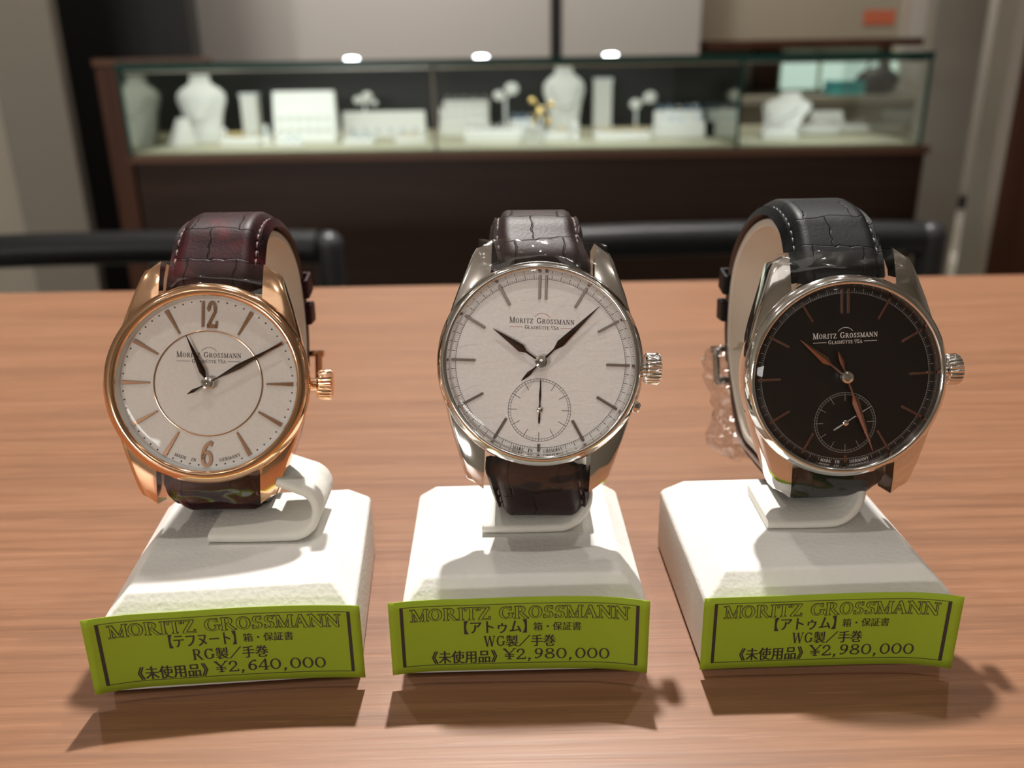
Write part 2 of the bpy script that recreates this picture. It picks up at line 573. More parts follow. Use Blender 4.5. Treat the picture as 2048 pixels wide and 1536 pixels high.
B0, B1 = SF / 2, 1 - SF / 2
G = {
    'M': (1.08, [ln(.17, 0, .17, 1, .06), ln(.19, .98, .54, .04, .13), ln(.54, .04, .89, .98, .05), ln(.9, 0, .9, 1, TK), sf(.17, B0), sf(.9, B0, .17), sf(.13, B1, .12), sf(.94, B1, .13)]),
    'O': (.92, [el(.46, .5, .37, .48, 0, 360)]),
    'R': (.92, [ln(.22, 0, .22, 1, TK), ln(.1, B1, .45, B1, SF), ln(.22, .5, .45, .5, SF), el(.45, .74, .24, .24, -90, 90), ln(.44, .5, .78, .04, .13), sf(.22, B0), ln(.72, B0, .92, B0, SF)]),
    'I': (.48, [ln(.24, 0, .24, 1, TK), sf(.24, B0), sf(.24, B1)]),
    'T': (.84, [ln(.42, 0, .42, 1, TK), ln(.05, B1, .79, B1, .055), ln(.07, 1, .07, .76, .05), ln(.77, 1, .77, .76, .05), sf(.42, B0)]),
    'Z': (.80, [ln(.1, B1, .7, B1, .055), ln(.08, B0, .74, B0, .055), ln(.65, .96, .14, .04, TK), ln(.11, 1, .11, .78, .05), ln(.73, 0, .73, .22, .05)]),
    'G': (.96, [el(.48, .5, .38, .48, 42, 318), ln(.78, .1, .78, .42, .13), sf(.79, .42, .15), ln(.77, .98, .77, .72, .05)]),
    'S': (.72, [el(.36, .735, .22, .24, 25, 262), el(.36, .26, .25, .24, 88, -155), ln(.57, .98, .57, .74, .05), ln(.11, .02, .11, .28, .05)]),
    'A': (.92, [ln(.14, 0, .45, 1, .055), ln(.45, 1, .78, 0, TK), ln(.24, .33, .66, .33, .05), sf(.14, B0, .13), sf(.79, B0, .15)]),
    'N': (.98, [ln(.18, 0, .18, 1, .06), ln(.18, 1, .8, .02, TK), ln(.8, 0, .8, 1, .06), sf(.18, B0), sf(.8, B1), sf(.13, B1, .11)]),
    'W': (1.2, [ln(.12, 1, .36, 0, TK), ln(.36, 0, .6, 1, .05), ln(.6, 1, .84, 0, TK), ln(.84, 0, 1.08, 1, .05), sf(.14, B1), sf(1.07, B1, .12)]),
    'L': (.76, [ln(.22, 0, .22, 1, TK), sf(.22, B1), ln(.1, B0, .7, B0, .055), ln(.69, 0, .69, .25, .05)]),
    'H': (1.0, [ln(.22, 0, .22, 1, TK), ln(.78, 0, .78, 1, TK), ln(.22, .5, .78, .5, .05), sf(.22, B0), sf(.22, B1), sf(.78, B0), sf(.78, B1)]),
    'U': (.96, [ln(.2, .3, .2, 1, TK), ln(.78, .3, .78, 1, .06), el(.49, .32, .29, .3, 180, 360), sf(.2, B1), sf(.78, B1)]),
    'E': (.80, [ln(.22, 0, .22, 1, TK), ln(.1, B1, .68, B1, .055), ln(.1, B0, .72, B0, .055), ln(.22, .52, .55, .52, .05), ln(.67, 1, .67, .77, .05), ln(.71, 0, .71, .24, .05), ln(.55, .4, .55, .64, .05)]),
    'D': (.96, [ln(.22, 0, .22, 1, TK), ln(.1, B1, .42, B1, SF), ln(.1, B0, .42, B0, SF), el(.42, .5, .4, .48, -90, 90)]),
    'Y': (.90, [ln(.12, 1, .45, .46, TK), ln(.78, 1, .45, .46, .05), ln(.45, 0, .45, .48, TK), sf(.14, B1), sf(.78, B1, .12), sf(.45, B0)]),
    '/': (.45, [ln(.08, -.1, .38, 1.1, .06)]),
    '0': (.80, [el(.40, .5, .31, .48, 0, 360, .1)]),
    '2': (.72, [el(.34, .72, .23, .25, -25, 172, .1), ln(.54, .6, .1, .06, .07), ln(.08, .04, .62, .04, .08), ln(.62, .02, .64, .2, .05), ('l', .1, .68, .17, .74, .1)]),
    '4': (.72, [ln(.48, 0, .48, 1, .1), ln(.47, .98, .06, .28, .05), ln(.04, .28, .68, .28, .055), sf(.48, B0, .14)]),
    '6': (.72, [el(.36, .3, .24, .28, 0, 360, .1), el(.64, .38, .52, .6, 100, 190, .1), ('l', .53, .9, .6, .86, .1)]),
    '8': (.78, [el(.39, .75, .24, .22, 0, 360, .09), el(.39, .27, .30, .25, 0, 360, .1)]),
    '9': (.72, [el(.36, .7, .24, .28, 0, 360, .1), el(.08, .62, .52, .6, -80, 10, .1), ('l', .12, .14, .19, .1, .1)]),
    ',': (.50, [ln(.2, .1, .24, -.02, .13), ln(.25, .02, .15, -.2, .06)]),
    u'\u00a5': (.86, [ln(.1, 1, .43, .5, .1), ln(.76, 1, .43, .5, .05), ln(.43, 0, .43, .52, .1), ln(.14, .42, .72, .42, .05), ln(.14, .26, .72, .26, .05), sf(.43, B0, .15), sf(.12, B1, .11), sf(.76, B1, .1)]),
    ' ': (.5, []),
}


def glyph_quads(ch, d=0.0):
    """quads (lists of 2-D points) of one letter of height 1, every stroke widened by d"""
    out = []
    for s in G[ch][1]:
        if s[0] == 'l':
            _, x0, y0, x1, y1, w = s
            a, bb = Vector((x0, y0)), Vector((x1, y1))
            t = (bb - a).normalized()
            n = Vector((-t.y, t.x)) * (w / 2 + d)
            a, bb = a - t * d, bb + t * d
            out.append([a - n, bb - n, bb + n, a + n])
        else:
            _, cx, cy, rx, ry, a0, a1, w, t = s
            k = max(6, int(abs(a1 - a0) / 12))
            pr = None
            for i in range(k + 1):
                a = rad(a0 + (a1 - a0) * i / k)
                c, sn = math.cos(a), math.sin(a)
                h = (t + (w - t) * abs(c) ** 1.3) / 2 + d
                nv = Vector((c / rx, sn / ry)).normalized()
                p = Vector((cx + rx * c - c * w / 2 * .8, cy + ry * sn - sn * t / 2))
                q = (p + nv * h, p - nv * h)
                if pr: out.append([pr[1], pr[0], q[0], q[1]])
                pr = q
    return out


def text_quads(txt, h, small=None, track=.0, d=0.0, dx=0.0):
    """[quads], width; small: height of lower-case letters drawn as small capitals"""
    x, out = 0.0, []
    for ch in txt:
        hh = h
        c = ch
        if ch.islower():
            hh = h * (small or .78)
            c = ch.upper()
        dots = False
        if c == u'\u00dc': c, dots = 'U', True
        for q in glyph_quads(c, d):
            out.append([Vector((x + p.x * hh, p.y * hh)) for p in q])
        if dots:
            for k in (.34, .62):
                cx, cy, r = x + k * hh, 1.16 * hh, .075 * hh
                out.append([Vector((cx - r, cy - r)), Vector((cx + r, cy - r)), Vector((cx + r, cy + r)), Vector((cx - r, cy + r))])
        x += (G[c][0] + track) * hh
    return out, x - track * h


def fit_quads(txt, x0, x1, y0, h, **kw):
    q, w = text_quads(txt, h, **kw)
    s = (x1 - x0) / w
    return [[Vector((x0 + p.x * s, y0 + p.y)) for p in f] for f in q]


def flat(b, quads, z, mi=0, thick=0):
    for q in quads:
        if thick: b.prism([(p.x, p.y) for p in q], z, z + thick, mi)
        else: b.add([(p.x, p.y, z) for p in q], [tuple(range(len(q)))], mi)


def arc_text(txt, R, ang0, ang1, h, track=.12):
    """letters standing on the inside of a dial circle of radius R, read from outside the bottom"""
    _, w = text_quads(txt, h, track=track)
    out, x = [], 0.0
    for ch in txt:
        adv = (G[ch][0]) * h
        f = (x + adv / 2) / w
        a = rad(ang0 + (ang1 - ang0) * f)
        t = Vector((math.cos(a), math.sin(a)))
        ex = Vector((-t.y, t.x))
        for q in glyph_quads(ch, .02):
            out.append([t * R + ex * ((p.x * h - adv / 2)) - t * (p.y * h) for p in q])
        x += adv + track * h
    return out


def jp_mesh(txt):
    """outline letters of the built-in typeface as 2-D points and faces"""
    c = bpy.data.curves.new('tmp', 'FONT')
    c.body = txt
    c.resolution_u = 3
    o = bpy.data.objects.new('tmp', c)
    COL.objects.link(o)
    bpy.context.view_layer.update()
    dg = bpy.context.evaluated_depsgraph_get()
    me = bpy.data.meshes.new_from_object(o.evaluated_get(dg))
    vs = [(v.co.x, v.co.y) for v in me.vertices]
    fs = [tuple(p.vertices) for p in me.polygons]
    bpy.data.objects.remove(o)
    bpy.data.curves.remove(c)
    bpy.data.meshes.remove(me)
    return vs, fs


# ------------------------------------------------------------------ watches


def pose(yaw, elev, roll):
    B = Matrix(((1, 0, 0), (0, 0, -1), (0, 1, 0)))           # local X right, Y to 12 o'clock, Z out of the dial
    Rx = Matrix(((1, 0, 0), (0, math.cos(elev), math.sin(elev)), (0, -math.sin(elev), math.cos(elev))))
    return Matrix.Rotation(yaw, 3, 'Z') @ Rx @ B @ Matrix.Rotation(roll, 3, 'Z')


def spline(pts, step=.7):
    out = []
    P = [pts[0] * 2 - pts[1]] + pts + [pts[-1] * 2 - pts[-2]]
    for i in range(1, len(P) - 2):
        a, b_, c, d = P[i - 1], P[i], P[i + 1], P[i + 2]
        n = max(2, int((c - b_).length / step))
        for k in range(n):
            t = k / n
            out.append(.5 * ((2 * b_) + (c - a) * t + (2 * a - 5 * b_ + 4 * c - d) * t * t + (3 * b_ - a - 3 * c + d) * t ** 3))
    out.append(pts[-1])
    return out


def frames(pts, x_start, x_end, blend):
    """centre, across, out-of-strap normal, tangent, run length"""
    out, s = [], 0.0
    for i, p in enumerate(pts):
        if i: s += (p - pts[i - 1]).length
        t = (pts[min(i + 1, len(pts) - 1)] - pts[max(i - 1, 0)]).normalized()
        f = min(1, s / blend)
        x = x_start.lerp(x_end, f * f * (3 - 2 * f))
        x = (x - t * x.dot(t)).normalized()
        n = x.cross(t)
        out.append((p, x, n, t, s))
    return out


def strap_mesh(fr, w0, w1, t0, t1, sign, end_round=False):
    """padded strap: domed top between two sunk edges, flat lining below"""
    b = MB()
    L = fr[-1][4]
    rows, uvs = [], []
    K = 22
    for (p, x, n, t, s) in fr:
        f = s / L
        w = (w0 + (w1 - w0) * min(1, f * 1.15)) / 2
        if end_round and L - s < w: w = max(.6, math.sqrt(max(0, w * w - (w - (L - s)) ** 2)))
        th = t0 + (t1 - t0) * min(1, f * 1.6)
        if s < 2.6: th *= .62 + .38 * math.sqrt(max(0, 1 - (1 - s / 2.6) ** 2))
        n = n * sign
        ring = []
        for k in range(K + 1):
            v = -1 + 2 * k / K
            e = 1 - abs(v)                                 # 0 at the edge
            h = .55 * th * min(1, e / .06) ** .5 if e < .06 else .55 * th
            d = max(0, min(1, (e - .17) / .16))
            h += .42 * th * d * d * (3 - 2 * d)
            h -= .18 * th * math.exp(-((e - .17) / .03) ** 2)
            ring.append(p + x * (w * v) + n * (h - .5 * th))
            uvs.append((v * w, s))
        for k in range(5):
            v = 1 - 2 * k / 4
            ring.append(p + x * (w * .985 * v) - n * (.5 * th))
            uvs.append((v * w, s))
        rows.append(ring)
    n = len(rows[0])
    vs = [q for r in rows for q in r]
    b.v = vs
    for i in range(len(rows) - 1):
        for k in range(n):
            q = (k + 1) % n
            a = (i * n + k, i * n + q, (i + 1) * n + q, (i + 1) * n + k)
            b.f.append(list(a if sign > 0 else a[::-1]))
            b.m.append(1 if k >= K + 1 else 0)
    for base, rev in ((0, True), ((len(rows) - 1) * n, False)):
        f = [base + k for k in range(n)]
        b.f.append(f[::-1] if rev else f)
        b.m.append(0)
    b.uv = uvs
    return b


def stitches(fr, w0, w1, t0, t1, sign, s_from, s_to):
    b = MB()
    L = fr[-1][4]
    nxt = s_from
    for (p, x, n, t, s) in fr:
        if s < nxt or s > s_to: continue
        nxt = s + 2.1
        f = s / L
        w = (w0 + (w1 - w0) * min(1, f * 1.15)) / 2
        th = t0 + (t1 - t0) * min(1, f * 1.6)
        for sd in (-1, 1):
            c = p + x * (sd * w * .83) + n * sign * (th * -.08 + .02)
            q = [c + t * k + n * sign * hgt for k, hgt in ((-.75, -.2), (-.4, .12), (.4, .12), (.75, -.2))]
            b.tube(q, .19, 6)
    return b


def lug(b, sx, sy):
    secs = []
    prof = [(7.0, 18.2, -.3, -7.4), (11.0, 17.2, -.35, -7.4), (14.5, 16.1, -.5, -7.5), (18.0, 14.9, -.85, -7.8), (21.0, 13.9, -1.4, -8.3), (23.0, 13.25, -1.95, -8.7), (24.3, 12.6, -2.5, -8.8)]
    for (y, xo, zt, zb) in prof:
        yo = y if y < 22.9 else y - (y - 22.2) * .75       # the tip is cut off at a slant
        secs.append([Vector((10.05, y, zt)), Vector((xo - 1.1, yo + (y - yo) * .3, zt)), Vector((xo - .3, yo, zt - .35)), Vector((xo, yo, zt - 1.2)), Vector((xo - .2, yo, zb + .8)), Vector((xo - 1, yo, zb)), Vector((10.05, y, zb))])
    rows = [[Vector((q.x * sx, q.y * sy, q.z)) for q in s] for s in secs]
    n = len(rows[0])
    flip = sx * sy > 0
    vs = [q for r in rows for q in r]
    fs = []
    for i in range(len(rows) - 1):
        for k in range(n):
            q = (k + 1) % n
            f = (i * n + k, i * n + q, (i + 1) * n + q, (i + 1) * n + k)
            fs.append(f[::-1] if flip else f)
    e = tuple((len(rows) - 1) * n + k for k in range(n))
    fs.append(e[::-1] if flip else e)
    b.add(vs, fs)


def rot2(p, a):
    return Vector((p.x * math.cos(a) - p.y * math.sin(a), p.x * math.sin(a) + p.y * math.cos(a)))


def hand(b, ang, pts, z, th=.16):
    """symmetric hand along +Y turned clockwise by ang degrees; pts: (along, half width); a ridge runs down the middle"""
    a = rad(-ang)
    rows = []
    for y, w in pts:
        L_, R_, C_ = rot2(Vector((-w, y)), a), rot2(Vector((w, y)), a), rot2(Vector((0, y)), a)
        rows.append([Vector((L_.x, L_.y, z)), Vector((C_.x, C_.y, z + th + w * .25)), Vector((R_.x, R_.y, z)), Vector((C_.x, C_.y, z - .05))])
    b.grid(rows, wrap=True)


def make_watch(key, loc, ang, label, metal, dialm, strapm, threadm, handm, style, ring_yaw, path_top, path_bot):
    Rm = pose(*[rad(a) for a in ang])
    c = Vector(loc) + Vector((0, 0, TT))
    root = empty('wristwatch', c, Rm, label, 'watch')
    Ri = Rm.transposed()
    Ry = Matrix.Rotation(rad(ring_yaw), 3, 'Z')
    toloc = lambda q: Ri @ (Ry @ Vector(q))               # ring frame (centred on the dial) -> watch frame
    xr = toloc((1, 0, 0))
    gold = style == 'sector'
    # case
    b = MB()
    b.lathe([(.01, -8.6), (15.5, -8.6), (16.8, -8.2), (18.2, -7.2), (19.0, -6.6), (19.45, -4.6), (19.5, -2.5), (19.3, -.7), (18.2, -.5), (17.2, -.5)], 128)
    case = b.build('case', metal, root, 40)
    for sx in (-1, 1):
        for sy in (-1, 1):
            lb = MB()
            lug(lb, sx, sy)
            lb.build('lug', metal, case, 25)
    # bezel
    b = MB()
    if gold:
        prof = [(17.3, .3), (17.35, 1.5), (17.5, 1.75), (17.9, 2.0), (18.5, 1.95), (19.2, 1.55), (19.75, .9), (19.95, .2), (19.85, -.35), (19.3, -.75), (17.3, -.7)]
    else:
        prof = [(17.75, .3), (17.8, 1.45), (17.95, 1.65), (18.3, 1.8), (18.75, 1.65), (19.1, 1.1), (19.55, .6), (19.75, .1), (19.7, -.35), (19.3, -.75), (17.7, -.7)]
    b.lathe(prof, 160, closed=True)
    b.build('bezel', metal, root, 50)
    # flange
    b = MB()
    rin = 16.85 if gold else 17.35
    b.lathe([(rin, .02), (rin + .12, .5), (rin + .5, 1.45)], 128)
    b.build('flange', M['white_acr'] if gold else M['steel'], root, 60)
    # dial
    dial_r = rin + .25
    b = MB()
    n = 128
    vs = [(0, 0, 0)] + [(dial_r * math.cos(2 * math.pi * k / n), dial_r * math.sin(2 * math.pi * k / n), 0) for k in range(n)]
    b.add(vs, [(0, 1 + k, 1 + (k + 1) % n) for k in range(n)])
    dial = b.build('dial', dialm, root, 0)
    ink = M['white_ink'] if style == 'black' else M['ink']
    # printing
    p = MB()
    dy = -2.4 if gold else 0
    flat(p, fit_quads('Moritz Grossmann', -6.25, 6.25, 7.52 + dy, 1.12, small=.8, track=.06, d=.012), .025)
    flat(p, fit_quads(u'Glash\u00fctte', -3.3, 1.45, 6.42 + dy, .72, small=.82, track=.06, d=.012), .025)
    flat(p, fit_quads('I', 1.75, 1.98, 6.75 + dy, .42, d=.02), .025)
    flat(p, fit_quads('/Sa', 1.95, 3.3, 6.42 + dy, .72, small=.82, d=.012), .025)
    r2 = MB()
    for x0, x1 in ((-6.2, -3.6), (3.6, 6.15)):
        r2.box(x0, 6.72 + dy, .02, x1, 6.80 + dy, .03)
    for k in range(16):
        a0, a1 = rad(32 + 116 * k / 16), rad(32 + 116 * (k + 1) / 16)
        cx, cy, R_ = .04, 7.6 + dy + .35, 1.62
        r2.add([(cx + R_ * math.cos(a0), cy + R_ * .95 * math.sin(a0), .025), (cx + (R_ + .09) * math.cos(a0), cy + (R_ + .09) * .95 * math.sin(a0), .025),
                (cx + (R_ + .09) * math.cos(a1), cy + (R_ + .09) * .95 * math.sin(a1), .025), (cx + R_ * math.cos(a1), cy + R_ * .95 * math.sin(a1), .025)], [(0, 1, 2, 3)])
    RT = 15.75 if gold else 17.15
    h_ = .62 if gold else .55
    p.build('brand_printing', ink, dial, 0)
    p = MB()
    flat(p, arc_text('MADE', RT, 246.0 if gold else 253.5, 254.5 if gold else 260.5, h_), .025)
    flat(p, arc_text('IN', RT, 258.2 if gold else 263.2, 261.8 if gold else 266.6, h_), .025)
    flat(p, arc_text('GERMANY', RT, 278.5 if gold else 273.0, 294.0 if gold else 286.0, h_), .025)
    p.build('origin_printing', ink, dial, 0)
    p = MB()
    if gold:
        for k in range(60):
            if k % 5 == 0: continue
            a = rad(90 - 6 * k)
            p.lathe([(.01, .03), (.17, .03), (.17, .0)], 10, (16.35 * math.cos(a), 16.35 * math.sin(a), 0))
    else:
        R0 = 16.2
        nn = 180
        p.grid([[Vector(((R0 + w) * math.cos(2 * math.pi * k / nn), (R0 + w) * math.sin(2 * math.pi * k / nn), .025)) for k in range(nn)] for w in (-.035, .035)], wrap=True)
        for k in range(240):
            if k % 20 == 0: continue
            a = rad(1.5 * k)
            l = .9 if k % 4 == 0 else .42
            t = Vector((math.cos(a), math.sin(a), 0))
            e = Vector((-t.y, t.x, 0)) * (.05 if k % 4 == 0 else .03)
            z = Vector((0, 0, .025))
            p.add([t * R0 - e + z, t * (R0 + l) - e + z, t * (R0 + l) + e + z, t * R0 + e + z], [(0, 1, 2, 3)])
        cc = Vector((0, -9.05, 0))
        for R1, w in ((5.95, .04), (5.5, .03)):
            p.grid([[cc + Vector(((R1 + s) * math.cos(2 * math.pi * k / 90), (R1 + s) * math.sin(2 * math.pi * k / 90), .035)) for k in range(90)] for s in (-w, w)], wrap=True)
        for k in range(60):
            a = rad(6 * k)
            l, w = (1.7, .05) if k % 5 == 0 else (.45, .03)
            t = Vector((math.cos(a), math.sin(a), 0))
            e = Vector((-t.y, t.x, 0)) * w
            z = Vector((0, 0, .035))
            p.add([cc + t * (5.95 - l) - e + z, cc + t * 5.95 - e + z, cc + t * 5.95 + e + z, cc + t * (5.95 - l) + e + z], [(0, 1, 2, 3)])
        sb = MB()
        sb.lathe([(6.0, .03), (6.35, .03), (6.62, .0)], 96, cc)
        sb.lathe([(.01, .012), (6.0, .012), (6.0, .03)], 96, cc)
        sb.build('subdial', dialm, dial, 30)
    p.build('minute_track', M['track_ink'] if style == 'black' else ink, dial, 0)
    r2.build('printed_lines', M['red_ink'] if style == 'white' else ink, dial, 0)
    # hour markers
    mk = M['gold_print'] if gold else (M['hand_rose'] if style == 'black' else M['steel_satin'])
    for hnum in range(1, 13):
        a = rad(90 - 30 * hnum)
        t = Vector((math.cos(a), math.sin(a)))
        e = Vector((-t.y, t.x))
        b = MB()
        if gold:
            if hnum in (12, 6): continue
            i0, i1, w0, w1 = 11.2, 16.5, .16, .42
            q = [t * i0 - e * w0, t * i1 - e * w1, t * i1 + e * w1, t * i0 + e * w0]
            b.prism([(v.x, v.y) for v in q], 0, .32)
        elif hnum == 12:
            for o_ in (-.62, .62):
                q = [t * 12.2 + e * (o_ - .22), t * 16.95 + e * (o_ - .22), t * 16.95 + e * (o_ + .22), t * 12.2 + e * (o_ + .22)]
                b.prism([(v.x, v.y) for v in q], 0, .35)
        elif hnum == 6:
            q = [t * 15.5 - e * .24, t * 17.0 - e * .24, t * 17.0 + e * .24, t * 15.5 + e * .24]
            b.prism([(v.x, v.y) for v in q], 0, .35)
        else:
            q = [t * 12.5 - e * .24, t * 17.0 - e * .24, t * 17.0 + e * .24, t * 12.5 + e * .24]
            b.prism([(v.x, v.y) for v in q], 0, .35)
        b.build('hour_marker', mk, dial, 0, bevel=.06, seg=1)
    if gold:
        b = MB()
        b.prism([(-1.45, 11.15), (-1.0, 11.15), (-1.0, 16.35), (-1.3, 16.35), (-1.55, 15.7), (-1.45, 15.7)], 0, .32)
        sc = lambda q, x0, y0, sx, sy: [[Vector((x0 + v.x * sx, y0 + v.y * sy)) for v in f] for f in q]
        flat(b, sc(glyph_quads('2', .035), -.55, 11.15, 3.1, 5.2), 0, 0, .32)
        b.build('hour_numeral', mk, dial, 0)
        b = MB()
        flat(b, sc(glyph_quads('6', .03), -1.55, -16.6, 3.9, 5.2), 0, 0, .32)
        b.build('hour_numeral', mk, dial, 0)
        b = MB()
        b.lathe([(10.3, 0), (10.32, .14), (10.45, .18), (10.58, .14), (10.6, 0)], 140)
        b.build('sector_ring', M['gold'], dial, 50)
    # hands
    HH, MH = MB(), MB()
    if gold:
        hand(HH, -24.3, [(0, .3), (1.4, .25), (2.6, .62), (10.4, .05)], .75)
        hand(MH, 60.2, [(-4.4, .05), (-3.2, .34), (-1.6, .12), (0, .25), (2.0, .12), (6.6, .55), (16.5, .06)], 1.15)
    elif style == 'white':
        hand(HH, -56.7, [(0, .3), (1.6, .18), (3.4, .2), (4.6, .78), (11.1, .05)], .75)
        hand(MH, 44.4, [(-5.2, .06), (-4.6, .2), (-3.2, .4), (-1.6, .12), (0, .25), (3.4, .17), (5.1, .72), (15.4, .05)], 1.15)
    else:
        hand(HH, -49.5, [(0, .3), (1.6, .18), (3.8, .2), (5.3, .8), (11.7, .05)], .75)
        hand(MH, 161.2, [(-5.3, .08), (-4.6, .25), (-3.2, .42), (-1.6, .12), (0, .25), (3.6, .17), (5.3, .75), (15.5, .05)], 1.15)
    HH.build('hour_hand', handm, root, 30)
    MH.build('minute_hand', handm, root, 30)
    b = MB()
    b.lathe([(1.2, .5), (1.3, 1.2), (1.15, 1.5), (.75, 1.62), (.7, 1.5), (.4, 1.5), (.01, 1.55)], 40)
    b.lathe([(.5, 0), (.5, .6)], 20)
    b.build('hand_cap', M['steel'], root, 40)
    if not gold:
        SH = MB()
        a_s, tip, tail = (0.6, 5.7, -2.6) if style == 'white' else (58.5, 5.8, -2.7)
        hand(SH, a_s, [(tail, .12), (tail + .8, .2), (-.6, .12), (0, .2), (1.2, .1), (2.6, .2), (tip, .04)], .3, .08)
        for i, v in enumerate(SH.v): v.y -= 9.05
        sh = SH.build('second_hand', M['silver'] if style == 'black' else handm, root, 30)
        b = MB()
        b.lathe([(.55, .2), (.55, .5), (.3, .62), (.01, .62)], 24, (0, -9.05, 0))
        b.build('hub', M['steel'], sh, 40)
    # crystal
    b = MB()
    rc = 17.42 if gold else 17.85
    b.lathe([(.01, 2.25), (6, 2.22), (11, 2.1), (15, 1.9), (rc - .2, 1.72), (rc, 1.5)], 96)
    b.build('crystal', M['crystal'], root, 60)
    # crown
    b = MB()
    cx = 21.2 if gold else 20.6
    teeth = lambda r, z, a: r - (.28 * (0.5 - .5 * math.cos(24 * a)) if (.3 < z < 2.6 and r > 2.6) else 0)
    b.lathe([(1.3, -2.4), (1.3, -.2), (2.6, -.2), (2.95, .1), (3.1, .4), (3.12, 2.4), (2.9, 2.75), (2.2, 3.0), (1.2, 3.1), (.01, 3.12)], 192, (cx, 0, -3.3), 'X', rmod=teeth)
    b.build('crown', metal, root, 30)
    if style == 'white':
        b = MB()
        b.lathe([(1.15, -2), (1.15, 1.0), (.9, 1.35), (.01, 1.5)], 24, (0, 0, 0), 'X')
        ca, sa = math.cos(rad(-22)), math.sin(rad(-22))
        for v in b.v:
            x = v.x + 19.8
            v.x, v.y, v.z = x * ca - v.y * sa, x * sa + v.y * ca, v.z - 3.4
        b.build('pusher', metal, root, 40)
    # strap, both halves
    ex = Vector((1, 0, 0))
    top = [Vector((0, 18.4, -3.9)), Vector((0, 21.2, -3.7))] + [toloc((0, y, z)) for y, z in path_top]
    bot = [Vector((0, -18.4, -3.9)), Vector((0, -21.2, -3.9))] + [toloc((0, y, z)) for y, z in path_bot]
    ft = frames(spline(top), ex, xr, 25)
    fb = frames(spline(bot), ex, xr, 25)
    st = strap_mesh(ft, 19.6, 17.2, 4.3, 2.4, 1).build('strap', [strapm, M['lining']], root, 45)
    sb_ = strap_mesh(fb, 19.6, 16.6, 4.0, 2.2, -1, True).build('strap', [strapm, M['lining']], root, 45)
    stitches(ft, 19.6, 17.2, 4.3, 2.4, 1, 7, ft[-1][4] - 4).build('stitching', threadm, st, 60)
    stitches(fb, 19.6, 16.6, 4.0, 2.2, -1, 7, fb[-1][4] - 14).build('stitching', threadm, sb_, 60)
    L = ft[-1][4]

    def frame_at(s): return min(ft, key=lambda q: abs(q[4] - s))
    for s in (L - 21, L - 13.5):
        p_, x, n_, t, _ = frame_at(s)
        b = MB()
        q = p_ + n_ * 1.4
        b.obox(q + n_ * 1.9, x, t, n_, 9.6, 2.6, .55)
        b.obox(q - n_ * 3.0, x, t, n_, 9.6, 2.6, .45)
        for sd in (-1, 1): b.obox(q + x * (sd * 9.2) - n_ * .5, x, t, n_, .5, 2.6, 2.6)
        b.build('keeper', strapm, st, 0, bevel=.4)
    p_, x, n_, t, _ = frame_at(L - 2.5)
    b = MB()
    q = p_ + n_ * 1.8
    for sd in (-1, 1): b.tube([q + x * (sd * 10.3) - t * 1.2, q + x * (sd * 10.3) + t * 7], 1.0, 12)
    b.tube([q - x * 11.2 + t * 7 + n_ * .8, q + x * 11.2 + t * 7 + n_ * .8], 1.15, 12)
    b.tube([q - x * 11.8 - t * 1.2, q + x * 11.8 - t * 1.2], .9, 12)
    b.tube([q - t * 1.2 + n_ * .8, q + t * 8.2 + n_ * 1.6], .7, 10)
    b.build('buckle', metal, st, 60)
    # clear protective film over the lugs and strap ends
    for sy in (1, -1):
        rows = []
        hw = 12.6 if sy > 0 else 10.6
        for i in range(15):
            f = i / 14
            row = []
            for k in range(25):
                x = -hw + 2 * hw * k / 24
                nz = noise.noise(Vector((x * .25, f * 3, sy * 3.1 + loc[0])))
                if sy > 0:
                    y = 17.6 + 6.6 * f + .5 * nz * f
                    zz = .45 - .9 * (abs(x) / 12.6) ** 5 - .05 * (y - 15) ** 1.75 + .3 * nz + 1.1 * math.exp(-(x / 8.5) ** 2) * min(1, f * 2)
                else:
                    y0 = math.sqrt(19.3 ** 2 - x * x)
                    y = y0 + (24.0 + .7 * nz - y0) * f
                    zz = -.35 - 1.7 * f + .12 * nz * f
                row.append(Vector((x, sy * y, zz)))
            rows.append(row)
        b = MB()
        b.grid(rows)
        b.build('protective_film', M['film'] if sy > 0 else M['film_flat'], root, 80)
    return root, Rm, c, toloc, ft, fb


PT_L = [(15.5, 23.0), (20, 26.3), (28, 27.4), (37, 25.4), (46, 20.6), (52.5, 13), (55.3, 4), (55, -6), (52, -15)]
PB_L = [(-.5, -26.0), (7, -28.0), (18, -28.2), (28, -28.0), (38, -25.6), (47, -19.5), (53.5, -11.5), (57.5, -2), (58.0, 7)]
PT_M = [(17.5, 20.2), (22, 22.3), (28, 22.6), (36, 20.7), (45, 16.2), (52, 9), (55, 0), (54.6, -9), (51, -18)]
PB_M = [(-2.6, -28.6), (1.5, -31.6), (10, -32.9), (22, -33.2), (32, -32.0), (42, -27.5), (50, -19.0), (56, -8), (57.6, 2)]
PT_R = [(14.0, 24.4), (19, 27.2), (28, 28.2), (38, 26.0), (48, 20.8), (55.8, 13), (59.3, 4), (59, -7), (55.5, -16)]
PB_R = [(3.0, -25.8), (10, -28.4), (18, -29.3), (26, -30.2), (36, -30.6), (46, -25.0), (55, -14), (60.5, -4), (62, 6)]

